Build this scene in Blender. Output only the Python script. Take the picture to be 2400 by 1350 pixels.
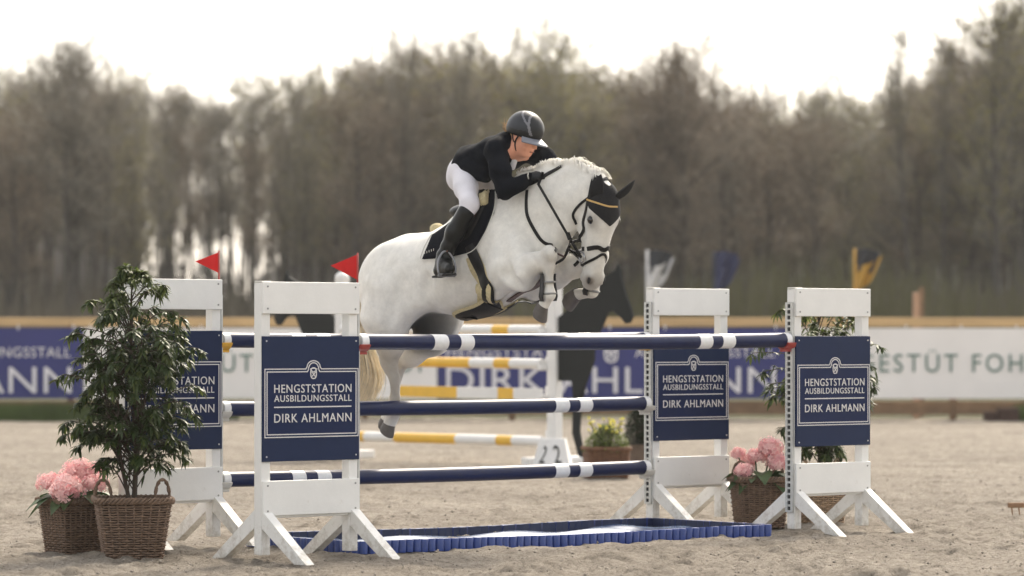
import bpy, bmesh, math, random
import numpy as np
from mathutils import Vector, Matrix
from mathutils.bvhtree import BVHTree

random.seed(7)
rng = np.random.default_rng(7)
S = bpy.context.scene
for o in list(bpy.data.objects):
    bpy.data.objects.remove(o)

# ------------------------------------------------------------------ camera
FPX, CX, HY, CAMZ = 9000.0, 1200.0, 786.0, 1.382      # focal length / horizon in 2400-px units
cam = bpy.data.cameras.new('camera')
cam.sensor_width = 36.0
cam.lens = 36.0 * FPX / 2400.0
cam.shift_y = (HY - 675.0) / 2400.0
cam.clip_start = 0.5
cam.clip_end = 6000.0
cam.dof.use_dof = True
cam.dof.focus_distance = 24.9
cam.dof.aperture_fstop = 2.2
camo = bpy.data.objects.new('camera', cam)
S.collection.objects.link(camo)
camo.location = (0, 0, CAMZ)
camo.rotation_euler = (math.radians(90), 0, 0)
S.camera = camo

# ------------------------------------------------------------------ sky, sun, exposure
SUN_AZ, SUN_EL = math.radians(20.0), math.radians(44.0)   # azimuth from +Y towards +X
world = bpy.data.worlds.new('World')
S.world = world
world.use_nodes = True
wn = world.node_tree
for n in list(wn.nodes):
    wn.nodes.remove(n)
sky = wn.nodes.new('ShaderNodeTexSky')
sky.sky_type = 'NISHITA'
sky.sun_disc = False
sky.sun_elevation = SUN_EL
sky.sun_rotation = SUN_AZ
sky.altitude = 50
sky.air_density = 0.9
sky.dust_density = 3.0
sky.ozone_density = 1.0
bg = wn.nodes.new('ShaderNodeBackground')
bg.inputs['Strength'].default_value = 0.15
wo = wn.nodes.new('ShaderNodeOutputWorld')
hs = wn.nodes.new('ShaderNodeHueSaturation')       # thin white cloud veil: the blue is almost washed out
hs.inputs['Saturation'].default_value = 0.32
wn.links.new(sky.outputs[0], hs.inputs['Color'])
wn.links.new(hs.outputs[0], bg.inputs[0])
wn.links.new(bg.outputs[0], wo.inputs[0])

sl = bpy.data.lights.new('sun', 'SUN')
sl.energy = 1.3
sl.angle = math.radians(10.0)
sl.color = (1.0, 0.93, 0.82)
so = bpy.data.objects.new('sun', sl)
S.collection.objects.link(so)
sd = Vector((math.sin(SUN_AZ) * math.cos(SUN_EL), math.cos(SUN_AZ) * math.cos(SUN_EL), math.sin(SUN_EL)))
so.rotation_euler = sd.to_track_quat('Z', 'Y').to_euler()
so.location = (20, 30, 40)

S.view_settings.view_transform = 'Standard'
S.view_settings.look = 'None'
S.view_settings.gamma = 1.0
S.view_settings.exposure = 1.42
S.view_settings.use_curve_mapping = False
S.view_settings.use_white_balance = True          # the camera's white balance, set for hazy shade
S.view_settings.white_balance_temperature = 7150
S.render.engine = 'CYCLES'
S.cycles.use_denoising = True
S.cycles.max_bounces = 6
S.cycles.transparent_max_bounces = 6

# ------------------------------------------------------------------ helpers
COL = S.collection

def P(px, py, d):
    """world point seen at photo pixel (px,py) at depth d"""
    return Vector(((px - CX) * d / FPX, d, CAMZ - (py - HY) * d / FPX))

def lin(*c):
    r = []
    for v in c:
        v = v / 255.0
        r.append(v / 12.92 if v <= 0.04045 else ((v + 0.055) / 1.055) ** 2.4)
    return tuple(r)

def tag(o, label=None, cat=None, group=None, kind=None):
    if label: o['label'] = label
    if cat: o['category'] = cat
    if group: o['group'] = group
    if kind: o['kind'] = kind
    return o

def empty(name, loc=(0, 0, 0), rz=0.0, label=None, cat=None, group=None):
    o = bpy.data.objects.new(name, None)
    o.empty_display_size = 0.1
    COL.objects.link(o)
    o.location = loc
    o.rotation_euler = (0, 0, rz)
    tag(o, label, cat, group)
    return o

def link_mesh(name, me, mat=None, parent=None, world=False):
    """world=True: mesh is in world coordinates although the parent stands elsewhere"""
    o = bpy.data.objects.new(name, me)
    COL.objects.link(o)
    if mat is not None:
        for m in (mat if isinstance(mat, (list, tuple)) else [mat]):
            me.materials.append(m)
    if parent is not None:
        o.parent = parent
        if world:
            pm = Matrix.LocRotScale(parent.location, parent.rotation_euler, parent.scale)
            pp = parent.parent
            o.matrix_parent_inverse = (pm if pp is None else
                                       (Matrix.LocRotScale(pp.location, pp.rotation_euler, pp.scale) @ parent.matrix_parent_inverse @ pm)).inverted()
    return o

def copy_tree(o, parent=None):
    c = o.copy()
    COL.objects.link(c)
    if parent is not None:
        mpi = o.matrix_parent_inverse.copy()
        c.parent = parent
        c.matrix_parent_inverse = mpi
    for ch in list(o.children):
        copy_tree(ch, c)
    return c

def smooth_mesh(me, angle=None):
    me.polygons.foreach_set('use_smooth', np.ones(len(me.polygons), dtype=bool))
    if angle is not None:
        try:
            me.set_sharp_from_angle(angle=math.radians(angle))
        except Exception:
            pass

class MB:
    """collects verts/faces"""
    def __init__(self):
        self.v, self.f, self.mi = [], [], []
    def add(self, vs, fs, mi=0):
        b = len(self.v)
        self.v.extend([tuple(p) for p in vs])
        for f in fs:
            self.f.append(tuple(i + b for i in f))
            self.mi.append(mi)
        return self
    def box(self, c, s, M=None, mi=0, bev=0.0):
        x, y, z = s[0] / 2, s[1] / 2, s[2] / 2
        if bev <= 0:
            vs = [(-x, -y, -z), (x, -y, -z), (x, y, -z), (-x, y, -z), (-x, -y, z), (x, -y, z), (x, y, z), (-x, y, z)]
            fs = [(0, 3, 2, 1), (4, 5, 6, 7), (0, 1, 5, 4), (1, 2, 6, 5), (2, 3, 7, 6), (3, 0, 4, 7)]
        else:
            b = min(bev, x * .9, y * .9, z * .9)
            bm = bmesh.new()
            bmesh.ops.create_cube(bm, size=1.0)
            for v in bm.verts:
                v.co = Vector((v.co.x * 2 * x, v.co.y * 2 * y, v.co.z * 2 * z))
            bmesh.ops.bevel(bm, geom=list(bm.edges), offset=b, segments=2, profile=.5, affect='EDGES')
            bm.verts.index_update()
            vs = [tuple(v.co) for v in bm.verts]
            fs = [tuple(v.index for v in f.verts) for f in bm.faces]
            bm.free()
        c = Vector(c)
        if M is None:
            vs = [(p[0] + c.x, p[1] + c.y, p[2] + c.z) for p in vs]
        else:
            vs = [tuple(M @ Vector(p) + c) for p in vs]
        return self.add(vs, fs, mi)
    def bar(self, a, b, w, h, up=(0, 0, 1), mi=0, bev=0.0, ext=0.0):
        """box from a to b, width w (sideways) and height h"""
        a, b = Vector(a), Vector(b)
        t = (b - a); L = t.length; t.normalize()
        s = t.cross(Vector(up))
        if s.length < 1e-5: s = t.cross(Vector((1, 0, 0)))
        s.normalize(); n = s.cross(t).normalized()
        M = Matrix((t, s, n)).transposed()
        return self.box((a + b) / 2, (L + ext, w, h), M, mi, bev)
    def tube(self, pts, rad, n=8, mi=0, cap=True, closed=False):
        pts = [Vector(p) for p in pts]
        m = len(pts)
        if not hasattr(rad, '__len__'): rad = [rad] * m
        vs, fs = [], []
        ref = None
        for i in range(m):
            if closed:
                t = pts[(i + 1) % m] - pts[(i - 1) % m]
            else:
                t = pts[min(i + 1, m - 1)] - pts[max(i - 1, 0)]
            if t.length < 1e-9: t = Vector((0, 0, 1))
            t.normalize()
            if ref is None:
                ref = t.cross(Vector((0, 0, 1)))
                if ref.length < .1: ref = t.cross(Vector((1, 0, 0)))
            ref = (ref - t * ref.dot(t))
            if ref.length < 1e-6: ref = t.orthogonal()
            ref.normalize()
            bn = t.cross(ref)
            for k in range(n):
                a = 2 * math.pi * k / n
                vs.append(pts[i] + (ref * math.cos(a) + bn * math.sin(a)) * rad[i])
        for i in range(m if closed else m - 1):
            j = (i + 1) % m
            for k in range(n):
                k2 = (k + 1) % n
                fs.append((i * n + k, i * n + k2, j * n + k2, j * n + k))
        if cap and not closed:
            fs.append(tuple(range(n - 1, -1, -1)))
            fs.append(tuple((m - 1) * n + k for k in range(n)))
        return self.add(vs, fs, mi)
    def ell(self, c, r, M=None, nu=16, nv=10, mi=0):
        vs, fs = [], []
        c = Vector(c)
        for j in range(nv + 1):
            th = math.pi * j / nv
            for i in range(nu):
                ph = 2 * math.pi * i / nu
                p = Vector((r[0] * math.sin(th) * math.cos(ph), r[1] * math.sin(th) * math.sin(ph), r[2] * math.cos(th)))
                if M is not None: p = M @ p
                vs.append(p + c)
        for j in range(nv):
            for i in range(nu):
                i2 = (i + 1) % nu
                fs.append((j * nu + i, (j + 1) * nu + i, (j + 1) * nu + i2, j * nu + i2))
        return self.add(vs, fs, mi)
    def prism(self, poly, t, M=None, c=(0, 0, 0), mi=0):
        """2-D polygon (x,z) extruded by t along y, centred"""
        n = len(poly)
        vs = [Vector((p[0], -t / 2, p[1])) for p in poly] + [Vector((p[0], t / 2, p[1])) for p in poly]
        fs = [tuple(range(n)), tuple(range(2 * n - 1, n - 1, -1))]
        for i in range(n):
            j = (i + 1) % n
            fs.append((i, i + n, j + n, j))
        c = Vector(c)
        vs = [(M @ p if M is not None else p) + c for p in vs]
        return self.add(vs, fs, mi)
    def mesh(self, name, smooth=False, angle=None):
        me = bpy.data.meshes.new(name)
        me.from_pydata(self.v, [], self.f)
        if self.mi and max(self.mi) > 0:
            me.polygons.foreach_set('material_index', np.array(self.mi, dtype=np.int32))
        if smooth: smooth_mesh(me, angle)
        me.update()
        return me
    def build(self, name, mat=None, parent=None, smooth=False, world=False, angle=None, fix=False):
        me = self.mesh(name, smooth, angle)
        if fix:
            bm = bmesh.new(); bm.from_mesh(me)
            bmesh.ops.recalc_face_normals(bm, faces=bm.faces)
            bm.to_mesh(me); bm.free()
        return link_mesh(name, me, mat, parent, world)

def catmull(pts, n=8):
    pts = [Vector(p) for p in pts]
    if len(pts) < 3:
        return [pts[0].lerp(pts[-1], i / n) for i in range(n + 1)]
    out = []
    q = [pts[0] * 2 - pts[1]] + pts + [pts[-1] * 2 - pts[-2]]
    for i in range(1, len(q) - 2):
        for k in range(n):
            t = k / n
            a, b, c, d = q[i - 1], q[i], q[i + 1], q[i + 2]
            out.append(.5 * ((2 * b) + (c - a) * t + (2 * a - 5 * b + 4 * c - d) * t * t + (3 * b - a - 3 * c + d) * t ** 3))
    out.append(pts[-1].copy())
    return out

# ------------------------------------------------------------------ materials
MATS = {}
def mat(name, col, rough=.6, noise=0.0, nscale=30.0, bump=0.0, bscale=80.0, spec=.5, metal=0.0, sheen=0.0, col2=None,
        stretch=None, coat=0.0, trans=0.0):
    """principled material: base colour varied by object-space noise, fine bump"""
    if name in MATS: return MATS[name]
    m = bpy.data.materials.new(name)
    m.use_nodes = True
    nt = m.node_tree
    b = nt.nodes['Principled BSDF']
    b.inputs['Roughness'].default_value = rough
    b.inputs['Specular IOR Level'].default_value = spec
    b.inputs['Metallic'].default_value = metal
    if sheen: b.inputs['Sheen Weight'].default_value = sheen
    if coat: b.inputs['Coat Weight'].default_value = coat
    b.inputs['Base Color'].default_value = (*col, 1)
    tc = nt.nodes.new('ShaderNodeTexCoord')
    src = tc.outputs['Object']
    if stretch:
        mp = nt.nodes.new('ShaderNodeMapping')
        mp.inputs['Scale'].default_value = stretch
        nt.links.new(src, mp.inputs[0]); src = mp.outputs[0]
    if noise or col2:
        nz = nt.nodes.new('ShaderNodeTexNoise')
        nz.inputs['Scale'].default_value = nscale
        nz.inputs['Detail'].default_value = 6
        nz.inputs['Roughness'].default_value = .65
        nt.links.new(src, nz.inputs['Vector'])
        rp = nt.nodes.new('ShaderNodeValToRGB')
        rp.color_ramp.elements[0].position = .3
        rp.color_ramp.elements[1].position = .7
        c2 = col2 if col2 else tuple(min(1, c * (1 + noise)) for c in col)
        c1 = col if col2 else tuple(c * (1 - noise) for c in col)
        rp.color_ramp.elements[0].color = (*c1, 1)
        rp.color_ramp.elements[1].color = (*c2, 1)
        nt.links.new(nz.outputs['Fac'], rp.inputs[0])
        nt.links.new(rp.outputs[0], b.inputs['Base Color'])
    if bump:
        nb = nt.nodes.new('ShaderNodeTexNoise')
        nb.inputs['Scale'].default_value = bscale
        nb.inputs['Detail'].default_value = 5
        nt.links.new(src, nb.inputs['Vector'])
        bp = nt.nodes.new('ShaderNodeBump')
        bp.inputs['Strength'].default_value = bump
        bp.inputs['Distance'].default_value = .01
        nt.links.new(nb.outputs['Fac'], bp.inputs['Height'])
        nt.links.new(bp.outputs[0], b.inputs['Normal'])
    if trans:
        tr = nt.nodes.new('ShaderNodeBsdfTranslucent')
        mx = nt.nodes.new('ShaderNodeMixShader')
        mx.inputs[0].default_value = trans
        out = nt.nodes['Material Output']
        if b.inputs['Base Color'].is_linked:
            nt.links.new(b.inputs['Base Color'].links[0].from_socket, tr.inputs[0])
        else:
            tr.inputs[0].default_value = (*col, 1)
        nt.links.new(b.outputs[0], mx.inputs[1]); nt.links.new(tr.outputs[0], mx.inputs[2])
        nt.links.new(mx.outputs[0], out.inputs[0])
    MATS[name] = m
    return m

WHITE = mat('white_paint', (.80, .79, .76), .45, noise=.04, nscale=5, bump=.06, bscale=40)
def splash_dirt(m):
    """sand splashed on the lower part of painted wood, plus faint scuffs"""
    nt = m.node_tree; b = nt.nodes['Principled BSDF']; src = b.inputs['Base Color'].links[0].from_socket
    tc = nt.nodes.new('ShaderNodeTexCoord'); sp = nt.nodes.new('ShaderNodeSeparateXYZ'); nt.links.new(tc.outputs['Object'], sp.inputs[0])
    mr = nt.nodes.new('ShaderNodeMapRange'); mr.inputs[1].default_value = .42; mr.inputs[2].default_value = .0; mr.inputs[3].default_value = -.10; mr.inputs[4].default_value = .22
    nt.links.new(sp.outputs[2], mr.inputs[0])
    nz = nt.nodes.new('ShaderNodeTexNoise'); nz.inputs['Scale'].default_value = 16; nz.inputs['Detail'].default_value = 9; nz.inputs['Roughness'].default_value = .75
    nt.links.new(tc.outputs['Object'], nz.inputs['Vector'])
    ad = nt.nodes.new('ShaderNodeMath'); ad.operation = 'ADD'; nt.links.new(nz.outputs[0], ad.inputs[0]); nt.links.new(mr.outputs[0], ad.inputs[1])
    rp = nt.nodes.new('ShaderNodeMapRange'); rp.inputs[1].default_value = .58; rp.inputs[2].default_value = .92; nt.links.new(ad.outputs[0], rp.inputs[0])
    mx = nt.nodes.new('ShaderNodeMix'); mx.data_type = 'RGBA'; mx.inputs[7].default_value = (.40, .35, .28, 1)
    nt.links.new(rp.outputs[0], mx.inputs[0]); nt.links.new(src, mx.inputs[6]); nt.links.new(mx.outputs[2], b.inputs['Base Color'])
splash_dirt(WHITE)
def scuffs(m, col, amount=.62, sc=(3, 3, 60)):
    nt = m.node_tree; b = nt.nodes['Principled BSDF']; lk = b.inputs['Base Color']
    src = lk.links[0].from_socket if lk.is_linked else None
    tc = nt.nodes.new('ShaderNodeTexCoord'); mp = nt.nodes.new('ShaderNodeMapping'); mp.inputs['Scale'].default_value = sc
    nt.links.new(tc.outputs['Object'], mp.inputs[0])
    nz = nt.nodes.new('ShaderNodeTexNoise'); nz.inputs['Scale'].default_value = 1.0; nz.inputs['Detail'].default_value = 8; nz.inputs['Roughness'].default_value = .7
    nt.links.new(mp.outputs[0], nz.inputs['Vector'])
    mr = nt.nodes.new('ShaderNodeMapRange'); mr.inputs[1].default_value = amount; mr.inputs[2].default_value = amount + .12; mr.inputs[4].default_value = .75
    nt.links.new(nz.outputs[0], mr.inputs[0])
    mx = nt.nodes.new('ShaderNodeMix'); mx.data_type = 'RGBA'; mx.inputs[7].default_value = (*col, 1)
    nt.links.new(mr.outputs[0], mx.inputs[0])
    if src: nt.links.new(src, mx.inputs[6])
    nt.links.new(mx.outputs[2], b.inputs['Base Color'])
scuffs(WHITE, (.42, .40, .37), .66, (9, 9, 30))
NAVY = mat('navy_panel', lin(20, 37, 70), .5, noise=.08, nscale=4, spec=.2)
NAVY2 = mat('navy_plate', lin(12, 31, 70), .5, noise=.08, nscale=4, spec=.2)
POLEB = mat('navy_pole', lin(14, 28, 68), .40, noise=.16, nscale=9, bump=.05, bscale=60, spec=.3)
scuffs(POLEB, (.30, .31, .34), .66, (14, 14, 40))
PRINT = mat('white_print', (.72, .70, .69), .5)
SCREW = mat('screw', (.28, .28, .27), .4, metal=.6)
ALU = mat('aluminium', (.55, .56, .55), .38, metal=.55, noise=.1)
DARKSLOT = mat('slot_dark', (.03, .03, .03), .8)
YELLOW = mat('yellow_plastic', lin(222, 168, 52), .45, noise=.08, nscale=20)
REDP = mat('red_plastic', lin(160, 60, 55), .45, noise=.1, nscale=20)
GREYP = mat('pale_plastic', lin(205, 202, 194), .5, noise=.06)
BLACKL = mat('black_leather', (.008, .008, .009), .45, noise=.3, nscale=60, bump=.1, bscale=200, spec=.25)
BLACKC = mat('black_cloth', (.007, .008, .012), .9, noise=.3, nscale=40, bump=.15, bscale=300, spec=.1)
BROWNL = mat('brown_leather', lin(70, 42, 34), .4, noise=.25, nscale=40, bump=.1, bscale=160)
CREAM = mat('sheepskin', lin(205, 190, 150), .95, noise=.22, nscale=60, bump=.8, bscale=140)
STEEL = mat('steel', (.55, .55, .56), .25, metal=1.0)

# value noise for geometry
def vnoise(x, y, seed=0):
    xi = np.floor(x).astype(np.int64); yi = np.floor(y).astype(np.int64)
    fx = x - xi; fy = y - yi
    fx = fx * fx * (3 - 2 * fx); fy = fy * fy * (3 - 2 * fy)
    def h(a, b):
        n = (a * 374761393 + b * 668265263 + seed * 1442695041) & 0x7fffffff
        n = ((n ^ (n >> 13)) * 1274126177) & 0x7fffffff
        n = n ^ (n >> 16)
        return (n & 0xffff) / 65535.0
    return (h(xi, yi) * (1 - fx) + h(xi + 1, yi) * fx) * (1 - fy) + (h(xi, yi + 1) * (1 - fx) + h(xi + 1, yi + 1) * fx) * fy
# ------------------------------------------------------------------ ground: one sheet to the horizon
FENCE_D = 62.5
def ground_h(x, y):
    near = np.clip((66.0 - y) / 4.0, 0, 1)
    h = (vnoise(x * .9, y * .9, 1) - .5) * .035 + (vnoise(x * 3.1, y * 3.1, 2) - .5) * .028
    h = h + (vnoise(x * 8, y * 8, 3) - .5) * .022 + (vnoise(x * 19, y * 19, 4) - .5) * .022
    p = vnoise(x * 5.3 + 7, y * 5.3, 5)
    h = h - np.clip(p - .72, 0, 1) * .09
    far = np.clip((y - 95) / 60.0, 0, 1)
    return h * near + far * 1.2 + far * (vnoise(x * .05, y * .05, 9) - .5) * 1.5

def build_ground():
    ys = [6.0, 10.0, 14.0, 17.0, 19.0, 20.5]
    y = 20.9
    while y < 66:
        ys.append(y); y += .03 * (y / 22.0) ** 1.75
    ys += [70, 76, 84, 94, 105, 118, 133, 150, 170, 195, 225, 260, 320, 420, 700, 1500, 4000]
    xs = list(np.arange(-4.2, 4.2001, .028))
    x = 4.25; st = .04
    ext = []
    while x < 13: ext.append(x); st *= 1.02; x += st
    ext += [15, 18, 23, 30, 40, 60, 90, 150, 300, 700, 2500]
    xs = sorted([-e for e in ext] + xs + ext)
    xs = np.array(xs); ys = np.array(ys)
    X, Y = np.meshgrid(xs, ys)
    Z = ground_h(X, Y)
    # horse-shoe dents
    r = np.random.default_rng(3)
    for i in range(420):
        d = 21.2 + 20 * r.random() ** 1.6
        cx = (r.random() - .5) * d * .3
        m = (np.abs(ys - d) < .25)
        idx = np.where(m)[0]
        if len(idx) == 0: continue
        a, b = idx[0], idx[-1] + 1
        dx = X[a:b] - cx; dy = Y[a:b] - d
        q = (dx / .075) ** 2 + (dy / .09) ** 2
        Z[a:b] += -.045 * np.exp(-q) + .020 * np.exp(-((np.sqrt(q) - 1.6) / .5) ** 2)
    n, m = len(ys), len(xs)
    V = np.stack([X, Y, Z], -1).reshape(-1, 3)
    i, j = np.meshgrid(np.arange(n - 1), np.arange(m - 1), indexing='ij')
    a = (i * m + j).ravel()
    F = np.stack([a, a + 1, a + m + 1, a + m], -1)
    me = bpy.data.meshes.new('ground')
    me.from_pydata(V.tolist(), [], F.tolist())
    smooth_mesh(me)
    m_ = bpy.data.materials.new('arena_sand'); m_.use_nodes = True
    nt = m_.node_tree; b = nt.nodes['Principled BSDF']
    b.inputs['Roughness'].default_value = .95
    b.inputs['Specular IOR Level'].default_value = .15
    tc = nt.nodes.new('ShaderNodeTexCoord')
    def noise(sc, det=5, rough=.6):
        nn = nt.nodes.new('ShaderNodeTexNoise')
        nn.inputs['Scale'].default_value = sc; nn.inputs['Detail'].default_value = det
        nn.inputs['Roughness'].default_value = rough
        nt.links.new(tc.outputs['Object'], nn.inputs['Vector'])
        return nn
    n1, n2, n3 = noise(.5), noise(7.0, 9, .75), noise(38.0, 5, .75)
    r1 = nt.nodes.new('ShaderNodeValToRGB')
    r1.color_ramp.elements[0].position = .32; r1.color_ramp.elements[1].position = .68
    r1.color_ramp.elements[0].color = (.370, .326, .274, 1)
    r1.color_ramp.elements[1].color = (.500, .445, .380, 1)
    nt.links.new(n1.outputs[0], r1.inputs[0])
    r2 = nt.nodes.new('ShaderNodeValToRGB')
    r2.color_ramp.elements[0].position = .34; r2.color_ramp.elements[1].position = .6
    r2.color_ramp.elements[0].color = (.60, .59, .57, 1); r2.color_ramp.elements[1].color = (1.0, 1.0, 1.0, 1)
    nt.links.new(n2.outputs[0], r2.inputs[0])
    r3 = nt.nodes.new('ShaderNodeValToRGB')
    r3.color_ramp.elements[0].position = .33; r3.color_ramp.elements[1].position = .50
    r3.color_ramp.elements[0].color = (.47, .455, .44, 1); r3.color_ramp.elements[1].color = (1.10, 1.09, 1.08, 1)  # small shadows of the sand grain put into the colour as dark pits
    nt.links.new(n3.outputs[0], r3.inputs[0])
    mx = nt.nodes.new('ShaderNodeMix'); mx.data_type = 'RGBA'; mx.blend_type = 'MULTIPLY'; mx.inputs[0].default_value = 1
    nt.links.new(r1.outputs[0], mx.inputs[6]); nt.links.new(r2.outputs[0], mx.inputs[7])
    mx2 = nt.nodes.new('ShaderNodeMix'); mx2.data_type = 'RGBA'; mx2.blend_type = 'MULTIPLY'; mx2.inputs[0].default_value = 1
    nt.links.new(mx.outputs[2], mx2.inputs[6]); nt.links.new(r3.outputs[0], mx2.inputs[7])
    # meadow beyond the fence
    sx = nt.nodes.new('ShaderNodeSeparateXYZ'); nt.links.new(tc.outputs['Object'], sx.inputs[0])
    mr = nt.nodes.new('ShaderNodeMapRange'); mr.inputs[1].default_value = 63.2; mr.inputs[2].default_value = 64.2
    nt.links.new(sx.outputs[1], mr.inputs[0])
    rg = nt.nodes.new('ShaderNodeValToRGB')
    rg.color_ramp.elements[0].color = (.055, .075, .022, 1); rg.color_ramp.elements[1].color = (.12, .10, .055, 1)
    nt.links.new(n1.outputs[0], rg.inputs[0])
    mx3 = nt.nodes.new('ShaderNodeMix'); mx3.data_type = 'RGBA'
    nt.links.new(mr.outputs[0], mx3.inputs[0]); nt.links.new(mx2.outputs[2], mx3.inputs[6]); nt.links.new(rg.outputs[0], mx3.inputs[7])
    nt.links.new(mx3.outputs[2], b.inputs['Base Color'])
    ad = nt.nodes.new('ShaderNodeMath'); ad.operation = 'ADD'
    n4 = noise(130.0, 4, .7)
    nt.links.new(n3.outputs[0], ad.inputs[0]); nt.links.new(n4.outputs[0], ad.inputs[1])
    bp = nt.nodes.new('ShaderNodeBump'); bp.inputs['Strength'].default_value = 1.0; bp.inputs['Distance'].default_value = .035
    nt.links.new(ad.outputs[0], bp.inputs['Height']); nt.links.new(bp.outputs[0], b.inputs['Normal'])
    o = link_mesh('ground', me, m_)
    tag(o, 'pale beige sand of the riding arena floor', kind='structure')
    return o
build_ground()

def gz(x, y):
    return float(ground_h(np.array([x], float), np.array([y], float))[0])

# loose clods and crumbs of sand
def build_clods():
    r = np.random.default_rng(11)
    N = 16000
    d = 21.3 + 34 * r.random(N) ** 2.2
    x = (r.random(N) - .5) * d * .285
    s = .003 + .012 * r.random(N) ** 5
    base = np.array([(1, 0, 0), (-1, 0, 0), (0, 1, 0), (0, -1, 0), (0, 0, 1), (0, 0, -1)], float)
    fc = np.array([(0, 2, 4), (2, 1, 4), (1, 3, 4), (3, 0, 4), (2, 0, 5), (1, 2, 5), (3, 1, 5), (0, 3, 5)])
    z = ground_h(x, d)
    V = base[None] * (s[:, None, None] * (.6 + .8 * r.random((N, 6, 1))))
    V[:, :, 2] *= .75
    a = r.random(N) * 6.28
    ca, sa = np.cos(a)[:, None], np.sin(a)[:, None]
    vx = V[:, :, 0] * ca - V[:, :, 1] * sa; vy = V[:, :, 0] * sa + V[:, :, 1] * ca
    V = np.stack([vx + x[:, None], vy + d[:, None], V[:, :, 2] + (z + s * .35)[:, None]], -1).reshape(-1, 3)
    F = (fc[None] + (np.arange(N) * 6)[:, None, None]).reshape(-1, 3)
    me = bpy.data.meshes.new('sand_clods')
    me.from_pydata(V.tolist(), [], F.tolist())
    smooth_mesh(me)
    o = link_mesh('sand_clods', me, mat('clod', (.34, .30, .255), .95, noise=.3, nscale=3, spec=.1))
    tag(o, 'loose crumbs and clods lying on the arena sand', kind='stuff')
build_clods()
# ------------------------------------------------------------------ wood behind the arena
BARK = mat('bark', (.065, .060, .054), .9, noise=.35, nscale=2.5, spec=.1)
TWIG = mat('twigs', (.225, .204, .165), .9, noise=.25, nscale=1.0, spec=.1)
TWIGR = mat('twigs_reddish', (.235, .192, .145), .9, noise=.25, nscale=1.0, spec=.1)
BUDG = mat('spring_leaves', (.25, .225, .075), .8, noise=.3, nscale=1.2, spec=.1, trans=.35)
BUDB = mat('brown_leaves', (.13, .095, .06), .8, noise=.3, nscale=1.2, spec=.1, trans=.3)

def tree_meshes(seed, H, lean=0.0, spread=.26, bare=.35, nb=30, leaves=600, twigs=3000):
    r = random.Random(seed)
    tr = MB(); tw = MB()
    # trunk
    pts, rad = [], []
    R0 = H * .0120
    ph = r.random() * 6
    for i in range(13):
        t = i / 12
        pts.append(Vector((lean * H * t * t + math.sin(t * 5 + ph) * .012 * H * t, math.cos(t * 4 + ph) * .012 * H * t, H * t * .86)))
        rad.append(R0 * (1 - t) ** .8 + .02)
    tr.tube(pts, rad, 6, cap=False)
    def at(t):
        f = t * 12; i = min(int(f), 11); return pts[i].lerp(pts[i + 1], f - i)
    ends = []
    for b in range(nb):
        t = bare + (1 - bare) * (b + r.random()) / nb
        p = at(min(t, .985))
        a = r.random() * 6.283
        up = .35 + 1.1 * t * t + .5 * r.random()
        d = Vector((math.cos(a), math.sin(a), up)).normalized()
        tt = (t - bare) / (1 - bare)
        L = H * spread * (.75 + .9 * tt - .75 * tt * tt) * (.55 + .65 * r.random())
        seg = [p]
        for k in range(1, 5):
            d = (d + Vector((r.uniform(-.2, .2), r.uniform(-.2, .2), .12))).normalized()
            seg.append(seg[-1] + d * L / 4)
        r0 = R0 * .42 * (1 - t) + .022
        tr.tube(seg, [r0, r0 * .75, r0 * .5, r0 * .33, .012], 4, cap=False)
        ends.append((seg, L))
        for s in range(5):
            k = r.randint(1, 3)
            q = seg[k].lerp(seg[k + 1], r.random())
            d2 = (Vector((r.uniform(-1, 1), r.uniform(-1, 1), r.uniform(.1, 1.2)))).normalized()
            L2 = L * .45 * (.5 + r.random())
            sg = [q, q + d2 * L2 * .5, q + d2 * L2 + Vector((0, 0, L2 * .15))]
            tr.tube(sg, [r0 * .38, r0 * .25, .01], 3, cap=False)
            ends.append((sg, L2))
    for i in range(twigs):
        sg, L = ends[r.randrange(len(ends))]
        k = r.randrange(len(sg) - 1)
        q = sg[k].lerp(sg[k + 1], r.random())
        d2 = Vector((r.uniform(-1, 1), r.uniform(-1, 1), r.uniform(-.3, 1.3))).normalized()
        l = (.35 + .9 * r.random()) * H / 16
        w = Vector((r.uniform(-1, 1), r.uniform(-1, 1), r.uniform(-.4, .4))).normalized() * (.012 + .014 * r.random())
        e = q + d2 * l
        tw.add([q - w, q + w, e], [(0, 1, 2)])
        m = q + d2 * l * .5
        e2 = m + (d2 + Vector((r.uniform(-.8, .8), r.uniform(-.8, .8), r.uniform(-.2, .6)))) * l * .45
        tw.add([m - w * .7, m + w * .7, e2], [(0, 1, 2)])
    for i in range(leaves):
        sg, L = ends[r.randrange(len(ends))]
        q = sg[-2].lerp(sg[-1], r.random()) + Vector((r.gauss(0, .35), r.gauss(0, .35), r.gauss(0, .35)))
        u = Vector((r.uniform(-1, 1), r.uniform(-1, 1), r.uniform(-1, 1))).normalized() * r.uniform(.04, .1)
        v = u.orthogonal().normalized() * r.uniform(.03, .07)
        tw.add([q - u, q + v, q + u, q - v], [(0, 1, 2, 3)], 1)
    return tr.mesh('trunk', True), tw.mesh('crown')

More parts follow.
